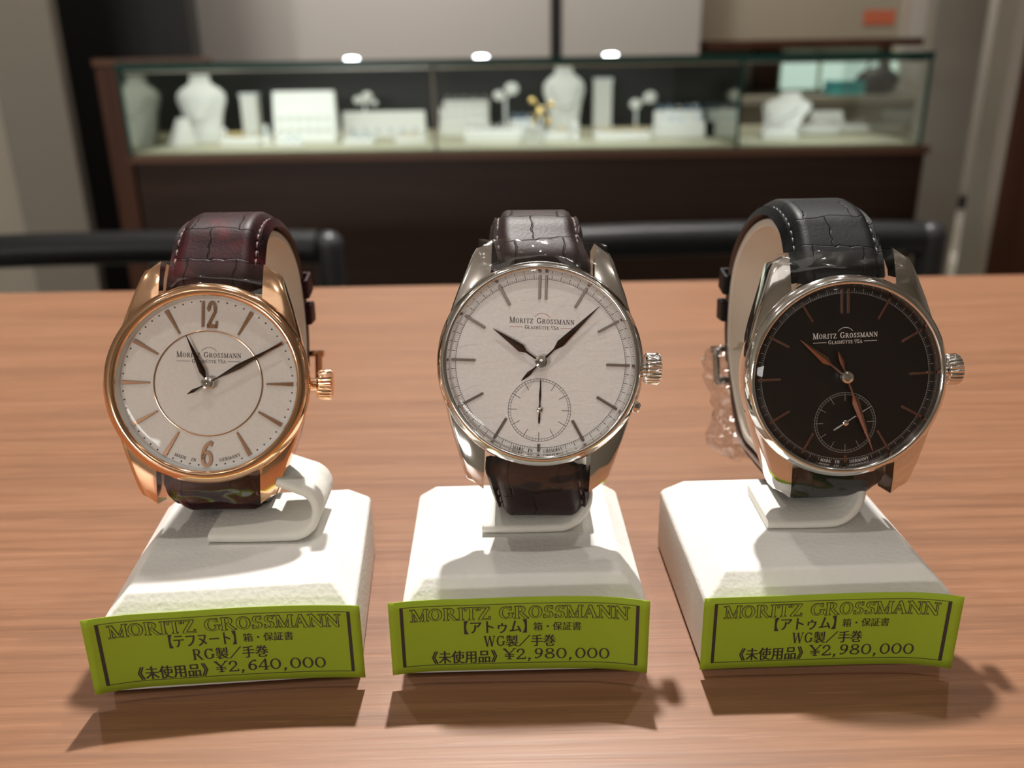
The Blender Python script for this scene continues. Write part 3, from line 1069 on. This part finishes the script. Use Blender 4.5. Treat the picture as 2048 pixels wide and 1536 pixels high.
WATCH = {}
WATCH['L'] = make_watch('L', (-60.36, 165.48, 48.97), (7.11, 20.19, -4.09),
    'rose gold wristwatch with silvery dial, applied 12 and 6, burgundy alligator strap', M['gold'], M['dial_sand'], M['strap_red'], M['thread_red'], M['hand_dark'], 'sector', 0.5, PT_L, PB_L)
WATCH['M'] = make_watch('M', (5.54, 159.66, 54.25), (2.42, 26.31, -3.75),
    'white gold wristwatch with white dial, small seconds and dark brown strap', M['steel'], M['dial_white'], M['strap_brown'], M['thread_brown'], M['hand_dark'], 'white', 0.0, PT_M, PB_M)
WATCH['R'] = make_watch('R', (64.57, 160.99, 49.95), (-.12, 13.17, 1.78),
    'white gold wristwatch with black dial, small seconds and black alligator strap', M['steel'], M['dial_black'], M['strap_black'], M['thread_black'], M['hand_rose'], 'black', 1.0, PT_R, PB_R)

# crumpled clear bag round the buckle of the black-dial watch
root, Rm, c, toloc, ft, fb = WATCH['R']
p_, x, n_, t, _ = ft[-1]
b = MB()
rows = []
for i in range(23):
    f = i / 22
    row = []
    rr = 1.0 if f < .86 else 1.0 - (f - .86) * 3.2
    for k in range(28):
        a = 2 * math.pi * k / 28
        px_ = (12.6 + 1.2 * math.sin(f * 9)) * math.copysign(abs(math.cos(a)) ** .6, math.cos(a)) * rr
        pn = 4.4 * math.copysign(abs(math.sin(a)) ** .7, math.sin(a)) * rr
        q = p_ + x * px_ + n_ * (pn + .8) + t * (-4 + 29 * f)
        q = q + Vector(noise.noise_vector(q * .33)) * 1.6 + Vector(noise.noise_vector(q * .9)) * .6
        row.append(q)
    rows.append(row)
b.grid(rows, wrap=True)
b.build('plastic_bag', M['bag'], root, 25)

# ------------------------------------------------------------------ stands


def make_stand(key, fl, fr_, loc, ring_yaw, path_top, path_bot, curl, label):
    """fl, fr_: front bottom corners on the table; curl: (left x, right x, top z) of the foot loop relative to the dial"""
    fl, fr_ = Vector((*fl, 0)), Vector((*fr_, 0))
    yaw = math.atan2(fr_.y - fl.y, fr_.x - fl.x)
    wd = (fr_ - fl).length
    mid = (fl + fr_) / 2
    R3 = Matrix.Rotation(yaw, 3, 'Z')
    root = empty('watch_stand', (mid.x, mid.y, TT), R3, label, 'watch stand', None)
    h = wd / 2
    b = MB()
    D, ins, zs, zt = 45.0, 4.2, 14.6, 19.0
    lo = [(-h, 0), (h, 0), (h, D), (-h, D)]
    hi = [(-h + ins, ins), (h - ins, ins), (h - ins, D - ins), (-h + ins, D - ins)]
    vs = [(x, y, .3) for x, y in lo] + [(x, y, zs) for x, y in lo] + [(x, y, zt) for x, y in hi]
    fs = [(3, 2, 1, 0)] + [(i, (i + 1) % 4, 4 + (i + 1) % 4, 4 + i) for i in range(4)] + [(4 + i, 4 + (i + 1) % 4, 8 + (i + 1) % 4, 8 + i) for i in range(4)] + [(8, 9, 10, 11)]
    b.add(vs, fs)
    b.build('base_block', M['white_leather'], root, 30, bevel=.7, seg=3)
    # C-shaped clip the strap goes round, then the foot loop it stands on
    c = Vector((*loc[:2], loc[2]))
    Ry = Matrix.Rotation(rad(ring_yaw), 3, 'Z')
    inv = R3.transposed()
    toL = lambda q: inv @ (Ry @ Vector(q) + c - Vector((mid.x, mid.y, 0)))
    bot_pts = [q for q in path_bot if 8 <= q[0] <= 48][::-1]
    pts = [(10.0, path_top[0][1] - 3.5)] + list(path_top) + bot_pts
    P3 = spline([Vector((0, y, z)) for y, z in pts], 1.0)
    rows_o, rows_i = [], []
    b = MB()
    secs = []
    for i, q in enumerate(P3):
        t = (P3[min(i + 1, len(P3) - 1)] - P3[max(i - 1, 0)]).normalized()
        nn = Vector((1, 0, 0)).cross(t)                    # points outwards
        o_, i_ = q - nn * 2.5, q - nn * 4.3
        w = 8.3
        secs.append([toL(o_ + Vector((-w, 0, 0))), toL(o_ + Vector((w, 0, 0))), toL(i_ + Vector((w, 0, 0))), toL(i_ + Vector((-w, 0, 0)))])
    n = 4
    vs = [q for s in secs for q in s]
    fs, ms = [], []
    for i in range(len(secs) - 1):
        for k in range(4):
            q = (k + 1) % 4
            fs.append((i * 4 + k, i * 4 + q, (i + 1) * 4 + q, (i + 1) * 4 + k))
            ms.append(1 if k == 2 else 0)
    fs += [(3, 2, 1, 0), tuple((len(secs) - 1) * 4 + k for k in range(4))]
    ms += [0, 0]
    b.v, b.f, b.m = vs, [list(f) for f in fs], ms
    b.build('watch_clip', [M['clip'], M['suede']], root, 40, bevel=.4)
    # foot loop: flat foot, round curl on the right, back in under the watch
    xl, xm, ztop, yf, dep = curl
    rz = (ztop - 19.2) / 2
    pr = [Vector((xl, 0, 20.2)), Vector((xl + (xm - rz - xl) * .5, 0, 20.1)), Vector((xm - rz, 0, 20.2))]
    for k in range(1, 12):
        a = rad(-90 + 165 * k / 11)
        pr.append(Vector((xm - rz + rz * math.cos(a), 0, 20.2 + (rz - .9) * (1 + math.sin(a)))))
    pr.append(Vector((xm - rz - 3.6, 0, ztop + .6)))
    pr = spline(pr, .8)
    b = MB()
    secs = []
    for i, q in enumerate(pr):
        t = (pr[min(i + 1, len(pr) - 1)] - pr[max(i - 1, 0)]).normalized()
        nn = Vector((-t.z, 0, t.x))
        sec = []
        y0 = yf + max(0, q.z - 20) * .7
        y1 = yf + dep + max(0, q.z - 20) * .4
        for (yy, o_) in ((y0, -.55), (y0 - .25, 0), (y0, .55), (y0 + .4, .9), (y1, .9), (y1 + .3, 0), (y1, -.9), (y0 + .4, -.9)):
            w = q + nn * o_
            sec.append(inv @ (Vector((w.x + loc[0], yy, w.z)) - Vector((mid.x, mid.y, 0))))
        secs.append(sec)
    b.grid(secs, wrap=True)
    n = 8
    L_ = (len(secs) - 1) * n
    b.f += [list(range(n)), [L_ + k for k in range(n - 1, -1, -1)]]
    b.m += [0, 0]
    b.build('foot_loop', M['clip'], root, 50)
    return root


make_stand('L', (-74.6, 133.4), (-29.3, 136.9), (-60.36, 165.48, 48.97), .5, PT_L, PB_L, (-.4, 20.8, 28.6, 154.0, 15), 'white leatherette stand under the rose gold watch')
make_stand('M', (-21.0, 137.1), (24.3, 137.8), (5.54, 159.66, 54.25), 0, PT_M, PB_M, (-12.0, 9.6, 32.0, 156.0, 17), 'white leatherette stand under the white-dial watch')
make_stand('R', (34.9, 137.8), (81.0, 139.0), (64.57, 160.99, 49.95), 1, PT_R, PB_R, (-13.7, 6.2, 34.0, 156.0, 16), 'white leatherette stand under the black-dial watch')

# ------------------------------------------------------------------ price tags


def make_tag(corner_l, corner_r, w, hgt, z0, bulge, lean, curl_l, curl_r, name_jp, kana, code, price, label, wave):
    """paper strip on the front of a stand; corner_l / corner_r: (x, y) of its ends"""
    a, e = Vector((*corner_l, 0)), Vector((*corner_r, 0))
    ex = (e - a).normalized()
    nrm = Vector((ex.y, -ex.x, 0))                         # towards the camera
    base = (a + e) / 2
    root = empty('price_tag', (base.x, base.y, TT), None, label, 'price tag', 'lime green price tags on the stands')
    W_ = (e - a).length

    def P(u, v, off=0.0):
        s = (u - .5) * 2
        fwd = bulge * (1 - s * s) + (curl_r if s > 0 else curl_l) * max(0, abs(s) - .55) ** 2 * 5
        fwd += wave * math.sin(u * 7.5) * (.4 + .6 * v) + lean * (v - .5)
        zz = z0[0] + (z0[1] - z0[0]) * u + hgt * v
        return (a + ex * (u * W_) - base) + nrm * (fwd + off) + Vector((0, 0, zz))
    NU, NV = 40, 8
    b = MB()
    rows = [[P(i / NU, j / NV) for i in range(NU + 1)] for j in range(NV + 1)]
    b.grid(rows)
    paper = b.build('paper', M['paper'], root, 60, solid=.12)
    t = MB()
    OFF = .10

    def put(quads, off, mi):
        for q in quads:
            t.add([P(p.x / W_, p.y / hgt, off) for p in q], [tuple(range(len(q)))], mi)

    def rect(x0, y0, x1, y1):
        n = max(1, int(max(x1 - x0, y1 - y0) / 1.2))
        out = []
        for i in range(n):
            if x1 - x0 > y1 - y0:
                p0, p1 = x0 + (x1 - x0) * i / n, x0 + (x1 - x0) * (i + 1) / n
                out.append([Vector((p0, y0)), Vector((p1, y0)), Vector((p1, y1)), Vector((p0, y1))])
            else:
                p0, p1 = y0 + (y1 - y0) * i / n, y0 + (y1 - y0) * (i + 1) / n
                out.append([Vector((x0, p0)), Vector((x1, p0)), Vector((x1, p1)), Vector((x0, p1))])
        return out
    w, h = W_, hgt
    fx0, fx1, fy0, fy1 = .042 * w, .962 * w, .09 * h, .92 * h
    put(rect(fx0, fy0, fx0 + .6, fy1), OFF, 0)
    put(rect(fx1 - .6, fy0, fx1, fy1), OFF, 0)
    put(rect(fx0, fy0, fx1, fy0 + .13), OFF, 0)
    put(rect(fx0, fy1 - .13, fx1, fy1), OFF, 0)
    # title: hollow capitals
    tt = 'MORITZ GROSSMANN'
    th = .165 * h
    put(fit_quads(tt, .082 * w, .925 * w, .715 * h, th, track=-.02, d=.045), OFF, 0)
    put(fit_quads(tt, .082 * w, .925 * w, .715 * h, th, track=-.02, d=-.006), OFF + .04, 1)

    def jp(txt, x0, x1, y0, y1, bold):
        vs, fs = jp_mesh(txt)
        ax0, ax1 = min(v[0] for v in vs), max(v[0] for v in vs)
        ay0, ay1 = min(v[1] for v in vs), max(v[1] for v in vs)
        for dx in ((-bold, bold) if bold else (0,)):
            t.add([P((x0 + (x1 - x0) * (v[0] - ax0) / (ax1 - ax0) + dx) / w, (y0 + (y1 - y0) * (v[1] - ay0) / (ay1 - ay0)) / h, OFF + (.004 if dx > 0 else 0)) for v in vs], fs, 0)
    jp(kana, .288 * w, .530 * w, .515 * h, .70 * h, .07)
    jp(u'\u7bb1\u30fb\u4fdd\u8a3c\u66f8', .557 * w, .742 * w, .54 * h, .655 * h, .03)
    put(fit_quads(code, .362 * w, .446 * w, .335 * h, .145 * h, track=.03, d=.012), OFF, 0)
    jp(u'\u88fd\uff0f\u624b\u5dfb', .45 * w, .642 * w, .322 * h, .485 * h, .07)
    jp(u'\u300a\u672a\u4f7f\u7528\u54c1\u300b', .157 * w, .412 * w, .105 * h, .285 * h, .07)
    put(fit_quads(price, .435 * w, .858 * w, .145 * h, .15 * h, track=-.04, d=.014), OFF, 0)
    t.build('printed_text', [M['ink'], M['paper']], paper, 0)
    return root


ATUM = u'\u3010\u30a2\u30c8\u30a5\u30e0\u3011'
make_tag((-75.9, 131.6), (-28.0, 135.2), 48, 15.6, (2.7, 1.9), -.2, -.2, 1.5, .4, '', u'\u3010\u30c6\u30d5\u30cc\u30fc\u30c8\u3011', 'RG', u'\u00a52,640,000', 'lime green price tag reading 2,640,000 on the stand of the rose gold watch', .25)
make_tag((-22.8, 135.4), (23.9, 134.7), 47, 15.5, (2.5, 3.0), -.2, -.1, 1.0, 1.4, '', ATUM, 'WG', u'\u00a52,980,000', 'lime green price tag reading 2,980,000 on the stand of the white-dial watch', .2)
make_tag((34.1, 136.0), (80.2, 136.0), 46, 15.5, (1.6, 2.1), -.1, -.1, .3, 1.6, '', ATUM, 'WG', u'\u00a52,980,000', 'lime green price tag reading 2,980,000 on the stand of the black-dial watch', .15)

# ------------------------------------------------------------------ chairs on the far side of the desk
def make_chair(x0, x1, y, label):
    cx = (x0 + x1) / 2
    root = empty('chair', (cx, y, 0), None, label, 'chair', 'black padded chairs facing the desk')
    h = (x1 - x0) / 2
    zt = TT - 89
    for sx in (-1, 1):
        b = MB()
        x = sx * h
        b.tube([(x, 20, 0), (x, 8, 300), (x, 0, 450), (x, 0, zt - 17)], 17, 20)
        b.sphere((x, 0, zt - 17), 17, 20, 12)
        b.build('rear_post', M['chair_metal'], root, 60)
        b = MB()
        b.tube([(x, -450, 0), (x, -445, 410)], 14, 16)
        b.build('leg', M['chair_metal'], root, 60)
        b = MB()
        b.tube([(x, -445, 405), (x, 0, 405)], 12, 12)
        b.build('side_rail', M['chair_metal'], root, 60)
    b = MB()
    b.tube([(-h + 12, 0, zt - 20), (-h * .5, 14, zt - 20), (0, 20, zt - 20), (h * .5, 14, zt - 20), (h - 12, 0, zt - 20)], 20.5, 20)
    b.build('back_roll', M['chair'], root, 60)
    b = MB()
    b.tube([(-h + 12, 0, zt - 150), (0, 18, zt - 150), (h - 12, 0, zt - 150)], 20, 20)
    b.build('lower_back_roll', M['chair'], root, 60)
    b = MB()
    b.box(-h + 16, -460, 412, h - 16, -20, 460)
    b.build('seat', M['chair'], root, 30, bevel=14, seg=4)
    return root


make_chair(-685, -218, 1060, 'black padded chair beyond the desk behind the rose gold watch')
make_chair(45, 508, 1060, 'black padded chair beyond the desk behind the black-dial watch')

# ------------------------------------------------------------------ showcase
SY = rad(-1.49)
SR = Matrix.Rotation(SY, 3, 'Z')
SO = Vector((-838, 2020, 0))
show = empty('glass_showcase', SO, SR, 'long glass showcase of jewellery on a dark walnut plinth', 'showcase')
LW, DP, ZB, ZT = 1733.0, 560.0, 649.0, 835.0
b = MB()
b.box(0, 18, 90, LW + 18, DP, ZB - 22)
b.box(20, 60, 0, LW - 20, DP - 20, 90)
b.build('plinth', M['brown'], show, 0, bevel=1)
b = MB()
b.box(-4, 2, ZB - 22, LW + 22, DP, ZB - 6)
b.build('plinth_edge', M['brown_edge'], show, 0, bevel=1)
b = MB()
b.box(0, 8, ZB - 6, LW, DP - 10, ZB)
b.build('deck', M['cream_fabric'], show, 0)
for x0, x1 in ((4, 676), (682, 1333), (1339, LW - 4)):
    b = MB()
    b.box(x0, 0, ZB - 4, x1, 6, ZT - 10)
    b.build('front_pane', M['glass'], show, 0)
for x in (0, 676, 1333, LW - 6):
    b = MB()
    b.box(x, -1, ZB - 4, x + 6, 8, ZT - 10)
    b.build('pane_edge', M['glass_edge'] if x != 676 else M['wall_grey'], show, 0)
b = MB()
b.box(0, -2, ZT - 10, LW, 560, ZT)
b.build('top_pane', M['glass'], show, 0)
b = MB()
b.box(0, -6, ZT - 14, LW, -2, ZT + 1)
b.build('top_pane_edge', M['glass_edge'], show, 0)
b = MB()
b.box(LW - 6, 8, ZB, LW, DP - 10, ZT - 10)
b.build('side_pane', M['glass'], show, 0)
b = MB()
b.box(0, 8, ZB, 6, DP - 10, ZT - 10)
b.build('mirror_end', M['mirror'], show, 0)
b = MB()
b.add([(1275, DP - 12, ZB), (1336, 10, ZB), (1339, 10, ZB), (1278, DP - 12, ZB), (1275, DP - 12, ZT - 10), (1336, 10, ZT - 10), (1339, 10, ZT - 10), (1278, DP - 12, ZT - 10)],
      [(3, 2, 1, 0), (4, 5, 6, 7), (0, 1, 5, 4), (1, 2, 6, 5), (2, 3, 7, 6), (3, 0, 4, 7)])
b.build('mirror_divider', M['mirror'], show, 0)
b = MB()
b.box(0, DP - 10, ZB - 4, 1278, DP - 2, ZT - 10)
b.build('back_panel', M['black'], show, 0)
b = MB()
b.box(10, 9, ZT - 18, LW - 10, 21, ZT - 11)
b.build('lamp_bar', M['silver'], show, 0)
for x0, x1 in ((60, 640), (700, 1290), (1360, 1690)):
    l = lamp('showcase_lamp', 'AREA', (0, 0, 0), 0.85 * (x1 - x0) / 600, (.93, 1, .97), shape='RECTANGLE', size=(x1 - x0) * MM, size_y=.012)
    l.location = (SO + SR @ Vector(((x0 + x1) / 2, 40, ZT - 14))) * MM
    l.rotation_euler = (rad(28), 0, SY)
PUCK = 'small white lamps on the showcase front edge'
for px, lab in ((700, 'small white lamp above the first glass pane of the showcase'), (962, 'small white lamp on the showcase edge above the butterfly-shaped ring holder'), (1222, 'small white lamp on the showcase edge above the white square column')):
    q = at(px, 117, 2000)
    r_ = empty('puck_lamp', (q.x, SO.y + (q.x - SO.x) * math.tan(SY) + 16, ZT - .5), SR, lab, 'lamp', PUCK)
    b = MB()
    b.lathe([(.1, 0), (16, 0), (16, 2), (15.5, 3)], 24)
    b.build('housing', M['silver'], r_, 40)
    b = MB()
    b.lathe([(15.5, 2.8), (14.5, 5.5), (9, 7.6), (.1, 8.2)], 24)
    b.build('lens', M['led'], r_, 50)

# walnut cabinet against the showcase's end
q = at(176, 110, 2030)
side = empty('end_cabinet', (-868, 2040, 0), SR, 'reddish walnut cabinet against the left end of the showcase', 'cabinet')
b = MB()
b.box(-24, 0, 0, 24, 620, 832)
b.build('body', M['red_brown'], side, 0, bevel=1)
b = MB()
b.box(-27, -4, 832, 24, 620, 846)
b.build('top', M['brown_edge'], side, 0, bevel=1)


# ------------------------------------------------------------------ jewellery displays (z of the deck: ZB)
def spot(px, Y):
    q = at(px, 290, Y)
    return Vector((q.x, Y, ZB))


def bust(px, Y, w, h, label, lying=False, beads=M['silver']):
    p = spot(px, Y)
    r = empty('necklace_bust', p, Matrix.Rotation(rad(4), 3, 'Z') if not lying else Matrix.Rotation(rad(-35), 3, 'Z'), label, 'necklace bust', 'white necklace busts')
    b = MB()
    prof = [(.34, .0), (.38, .05), (.36, .2), (.42, .45), (.5, .62), (.49, .72), (.38, .80), (.24, .86), (.2, .93), (.21, 1.0)]
    rows = []
    for f, z in prof:
        row = []
        for k in range(28):
            a = 2 * math.pi * k / 28
            lean = (z - .4) * 18 + (z * 60 if lying else 0)
            row.append(Vector((f * w * math.cos(a), f * w * .34 * math.sin(a) + lean, z * h * (.75 if lying else 1))))
        rows.append(row)
    b.grid(rows, wrap=True)
    b.f += [list(range(27, -1, -1)), [(len(rows) - 1) * 28 + k for k in range(28)]]
    b.m += [0, 0]
    b.build('torso', M['white'], r, 50)
    b = MB()
    for k in range(19):
        a = rad(200 + 140 * k / 18)
        x = .36 * w * math.cos(a)
        z = h * (.82 + .42 * math.sin(a)) * (.75 if lying else 1)
        zz = z / h / (.75 if lying else 1)
        b.sphere((x, -.37 * w * math.sqrt(max(0, 1 - (x / (.5 * w)) ** 2)) - 1 + (zz - .4) * 18 + (zz * 60 if lying else 0), z), 3.0, 8, 6)
    b.build('necklace', beads, r, 60)
    return r


def card(px, Y, w, h, d, lean, label, name='display_card', cat='display stand', studs=0, stud=None, group=None, yaw=0):
    p = spot(px, Y)
    r = empty(name, p, Matrix.Rotation(rad(yaw), 3, 'Z'), label, cat, group)
    b = MB()
    b.add([(-w / 2, 0, 0), (w / 2, 0, 0), (w / 2, d, 0), (-w / 2, d, 0), (-w / 2, lean, h), (w / 2, lean, h), (w / 2, lean + 8, h), (-w / 2, lean + 8, h)],
          [(3, 2, 1, 0), (4, 5, 6, 7), (0, 1, 5, 4), (1, 2, 6, 5), (2, 3, 7, 6), (3, 0, 4, 7)])
    b.build('panel', M['white'], r, 0, bevel=1.5)
    random.seed(int(px))
    for k in range(studs):
        b = MB()
        x = -w / 2 + w * (k % 6 + .8) / 6.6
        f = .25 + .22 * (k // 6)
        b.torus((x, lean * f - 2, h * f), (0.2, 1, .3), 4.2, 1.1, 14, 6)
        b.sphere((x, lean * f - 3, h * f + 4), 2.2, 8, 6)
        b.build('jewel', stud or M['silver'], r, 60)
    return r


def tray(px, Y, w, d, h, rows, cols, label, jewel, name='ring_tray', group='ring trays', step=0):
    p = spot(px, Y)
    r = empty(name, p, Matrix.Rotation(SY, 3, 'Z'), label, 'ring tray', group)
    b = MB()
    for j in range(rows):
        y0, y1 = d * j / rows, d * (j + 1) / rows - 1.5
        b.box(-w / 2, y0, 0, w / 2, y1, h + step * j)
    b.build('cushion', M['white'], r, 0, bevel=2)
    for j in range(rows):
        for i in range(cols):
            b = MB()
            x = -w / 2 + w * (i + .5) / cols
            y = d * (j + .5) / rows
            z = h + step * j
            b.torus((x, y, z + 3.5), (.15 * math.sin(i * 3.1), 1, .2), 7.2, 1.2, 16, 6)
            b.sphere((x, y, z + 12), 2.6, 8, 6)
            b.build('ring', jewel if (i + j) % 3 else M['silver'], r, 60)
    return r


def column(px, Y, w, h, label):
    p = spot(px, Y)
    r = empty('display_column', p, SR, label, 'display column', 'white square display columns')
    b = MB()
    b.box(-w / 2, 0, 0, w / 2, w * .8, h * .94)
    b.build('shaft', M['white'], r, 0, bevel=1.5)
    b = MB()
    b.box(-w / 2 - 2, -2, h * .94, w / 2 + 2, w * .8 + 2, h)
    b.build('cap', M['white_acr'], r, 0, bevel=1)
    return r


def earring_stand(px, Y, h, label, discs, m):
    p = spot(px, Y)
    r = empty('earring_stand', p, SR, label, 'earring stand', 'earring stands')
    b = MB()
    b.lathe([(.1, 0), (17, 0), (17, 3), (5, 6), (3.5, 12), (3.5, h * .8)], 20)
    b.build('stem', M['white_acr'], r, 50)
    for dx, dz, rr in discs:
        b = MB()
        b.sphere((dx, -2, h * dz), rr, 16, 10, (1, .35, .85))
        b.tube([(0, 0, h * .74), (dx, -1, h * dz)], 2.2, 8)
        b.build('holder', m, r, 60)
    return r


bust(414, 2270, 118, 158, 'white necklace bust with a gemstone necklace near the mirrored end of the showcase', beads=M['silver'])
bust(1128, 2330, 104, 168, 'white necklace bust standing in the middle of the showcase')
bust(1555, 2200, 118, 130, 'white necklace bust leaning back at the open right end of the showcase', True)
card(342, 2170, 36, 62, 60, 34, 'narrow white slanted card left of the beaded necklace bust', yaw=-40, name='earring_card', cat='card')
column(506, 2300, 40, 112, 'white square column between the left necklace bust and the wide white card')
column(1204, 2380, 46, 132, 'white square column right of the middle necklace bust')
card(611, 2210, 148, 118, 70, 26, 'wide white jewellery card with rows of studs in the left showcase pane', studs=12, name='jewellery_card', cat='card')
card(770, 2330, 208, 62, 60, 14, 'long low white jewellery card beside the first pane joint', studs=6, name='jewellery_card', cat='card', stud=M['gem'])
tray(478, 2150, 90, 60, 16, 2, 4, 'low ring tray in front of the left necklace bust', M['jewel_gold'])
tray(575, 2110, 60, 40, 10, 1, 3, 'small low ring tray in front of the wide white jewellery card', M['gem'])
tray(715, 2120, 70, 50, 12, 1, 3, 'small ring tray in front of the long low jewellery card', M['gem'])
tray(930, 2330, 118, 110, 40, 3, 5, 'stepped ring tray just right of the pane joint', M['silver'], step=20)
tray(985, 2130, 130, 80, 26, 2, 7, 'wide ring tray in front of the butterfly-shaped ring holder', M['silver'])
tray(1115, 2140, 56, 50, 18, 1, 3, 'small ring tray in front of the middle necklace bust', M['jewel_gold'])
tray(1245, 2140, 128, 70, 16, 2, 6, 'ring tray of gold rings in front of the white square column', M['jewel_gold'])
tray(1362, 2190, 112, 90, 36, 2, 5, 'stepped ring tray beside the mirrored divider', M['gem'], step=22)
tray(1625, 2230, 120, 70, 18, 2, 5, 'ring tray behind the open right pane next to the leaning bust', M['silver'])
tray(1700, 2290, 90, 60, 12, 1, 4, 'low ring tray nearest the right end of the showcase', M['silver'])
earring_stand(1012, 2330, 118, 'white butterfly-shaped ring holder left of the middle necklace bust', [(-16, .82, 14), (16, .95, 18)], M['white'])
earring_stand(1083, 2250, 92, 'gold ball earring stand touching the middle necklace bust', [(-22, .96, 8), (-4, .66, 10), (24, .84, 9), (18, .4, 8), (-20, .36, 7)], M['jewel_gold'])
earring_stand(1270, 2340, 88, 'white earring stand with two round discs behind the gold rings', [(-2, .8, 15), (34, .98, 17)], M['white'])
earring_stand(735, 2400, 112, 'white bird-shaped earring stand behind the long low card', [(-16, .78, 12), (8, .86, 14), (26, .72, 8)], M['white'])
earring_stand(1400, 2330, 86, 'grey earring stand beside the mirrored divider behind the stepped tray', [(-12, .75, 12), (12, .9, 12)], M['silver'])


def ring_cone(px, Y, h, label, m):
    p = spot(px, Y)
    r = empty('ring_cone', p, SR, label, 'ring holder', 'white ring cones')
    b = MB()
    b.lathe([(.1, 0), (13, 0), (13, 3), (9, 5), (3.5, h - 3), (.1, h)], 20)
    b.build('cone', M['white'], r, 50)
    b = MB()
    b.torus((0, 0, h * .6), (.2, .1, 1), 7.2, 1.4, 18, 8)
    b.sphere((0, -7.5, h * .6 + 1), 3.0, 8, 6)
    b.build('ring', m, r, 60)
    return r


ring_cone(885, 2420, 66, 'white ring cone behind the stepped tray at the pane joint', M['silver'])
ring_cone(908, 2420, 74, 'taller white ring cone second from the pane joint, behind the stepped tray', M['gem'])
ring_cone(950, 2420, 70, 'white ring cone behind the stepped tray, nearest the butterfly-shaped holder', M['silver'])
ring_cone(1150, 2180, 44, 'short white ring cone right in front of the middle necklace bust', M['silver'])
ring_cone(1310, 2240, 52, 'white ring cone behind the right end of the gold ring tray', M['silver'])
ring_cone(1335, 2300, 62, 'white ring cone left of the stepped tray near the mirrored divider', M['gem'])
ring_cone(452, 2210, 40, 'short white ring cone beside the foot of the left necklace bust', M['jewel_gold'])
ring_cone(535, 2200, 46, 'short white ring cone between the white column and the wide white card', M['gem'])
tray(1045, 2230, 60, 60, 30, 2, 3, 'tall small ring tray behind the gift box', M['gem'], step=12)
tray(820, 2130, 70, 44, 12, 1, 4, 'small ring tray of mixed rings just left of the pane joint', M['jewel_gold'])
tray(1560, 2110, 80, 44, 16, 1, 4, 'ring tray in front of the leaning bust at the open right end', M['silver'])
card(1655, 2320, 80, 46, 50, 30, 'small white slanted card behind the ring tray at the open right end', name='jewellery_card', cat='card', studs=6)
q = spot(1065, 2070)
bx = empty('gift_box', q, SR, 'small white upright gift box at the front of the middle pane', 'box')
b = MB()
b.box(-18, 0, 0, 18, 26, 34)
b.build('box_body', M['white'], bx, 0, bevel=1)
b = MB()
b.box(-19, -1, 34, 19, 27, 42)
b.build('lid', M['white_acr'], bx, 0, bevel=1)

# ------------------------------------------------------------------ back of the shop, right
lamp('ceiling_or_fill_spot', 'SPOT', (1250, 3300, 2560), 70, (1, .93, .82), (1250, 3550, 700), shadow_soft_size=.05, spot_size=rad(95), spot_blend=.8)  # extra spot put in to brighten the back cabinet and board
bc = empty('back_cabinet', (1000, 3250, 0), None, 'beige cabinet with a brown counter behind the right end of the showcase', 'cabinet')
b = MB()
b.box(-360, 0, 0, 560, 500, 660)
b.build('base', M['beige_cab'], bc, 0)
b = MB()
b.box(-360, -30, 660, 580, 500, 685)
b.build('counter', M['beige_cab'], bc, 0)
b = MB()
b.box(-360, 520, 0, 560, 560, 1400)
b.build('back_board', M['beige_cab'], bc, 0)
b = MB()
b.box(-360, 60, 846, 500, 520, 872)
b.build('shelf', M['red_brown'], bc, 0)
for x in (-20, 492):
    b = MB()
    b.box(x, 470, 685, x + (100 if x < 0 else 24), 508, 846)
    b.build('upright', M['red_brown'], bc, 0)
for x0, x1 in ((100, 240), (262, 480), (520, 556)):
    b = MB()
    b.box(x0, 500, 690, x1, 512, 822)
    b.build('lit_panel', M['mint'], bc, 0)
slab('wall_white', 1562, 3700, 0, 1800, 3760, 2600, M['wall'])
tb = empty('teal_box', (1200, 3280, 685), None, 'teal box on the counter behind the right showcase pane', 'box')
b = MB()
b.box(-60, 0, 0, 60, 80, 38)
b.build('box_body', M['teal'], tb, 0, bevel=2)
b = MB()
b.box(-62, -2, 38, 62, 82, 48)
b.build('lid', M['teal'], tb, 0, bevel=2)
bg = empty('handbag', (1310, 3270, 685), None, 'rounded black handbag on the counter beside the teal box', 'bag')
b = MB()
b.sphere((0, 40, 45), 78, 24, 16, (1, .55, .62))
b.build('bag_body', M['black'], bg, 60)
b = MB()
b.tube([(40 * math.cos(rad(a)), 40, 85 + 40 * math.sin(rad(a))) for a in range(0, 181, 15)], 4, 10)
b.build('handle', M['chair'], bg, 60)
oc = empty('wall_card', (1470, 3767, 926), None, 'orange red card on the beige board above the brown shelf', 'card')
b = MB()
b.box(-62, 0, 0, 62, 3, 52)
b.build('card_face', M['orange'], oc, 0)
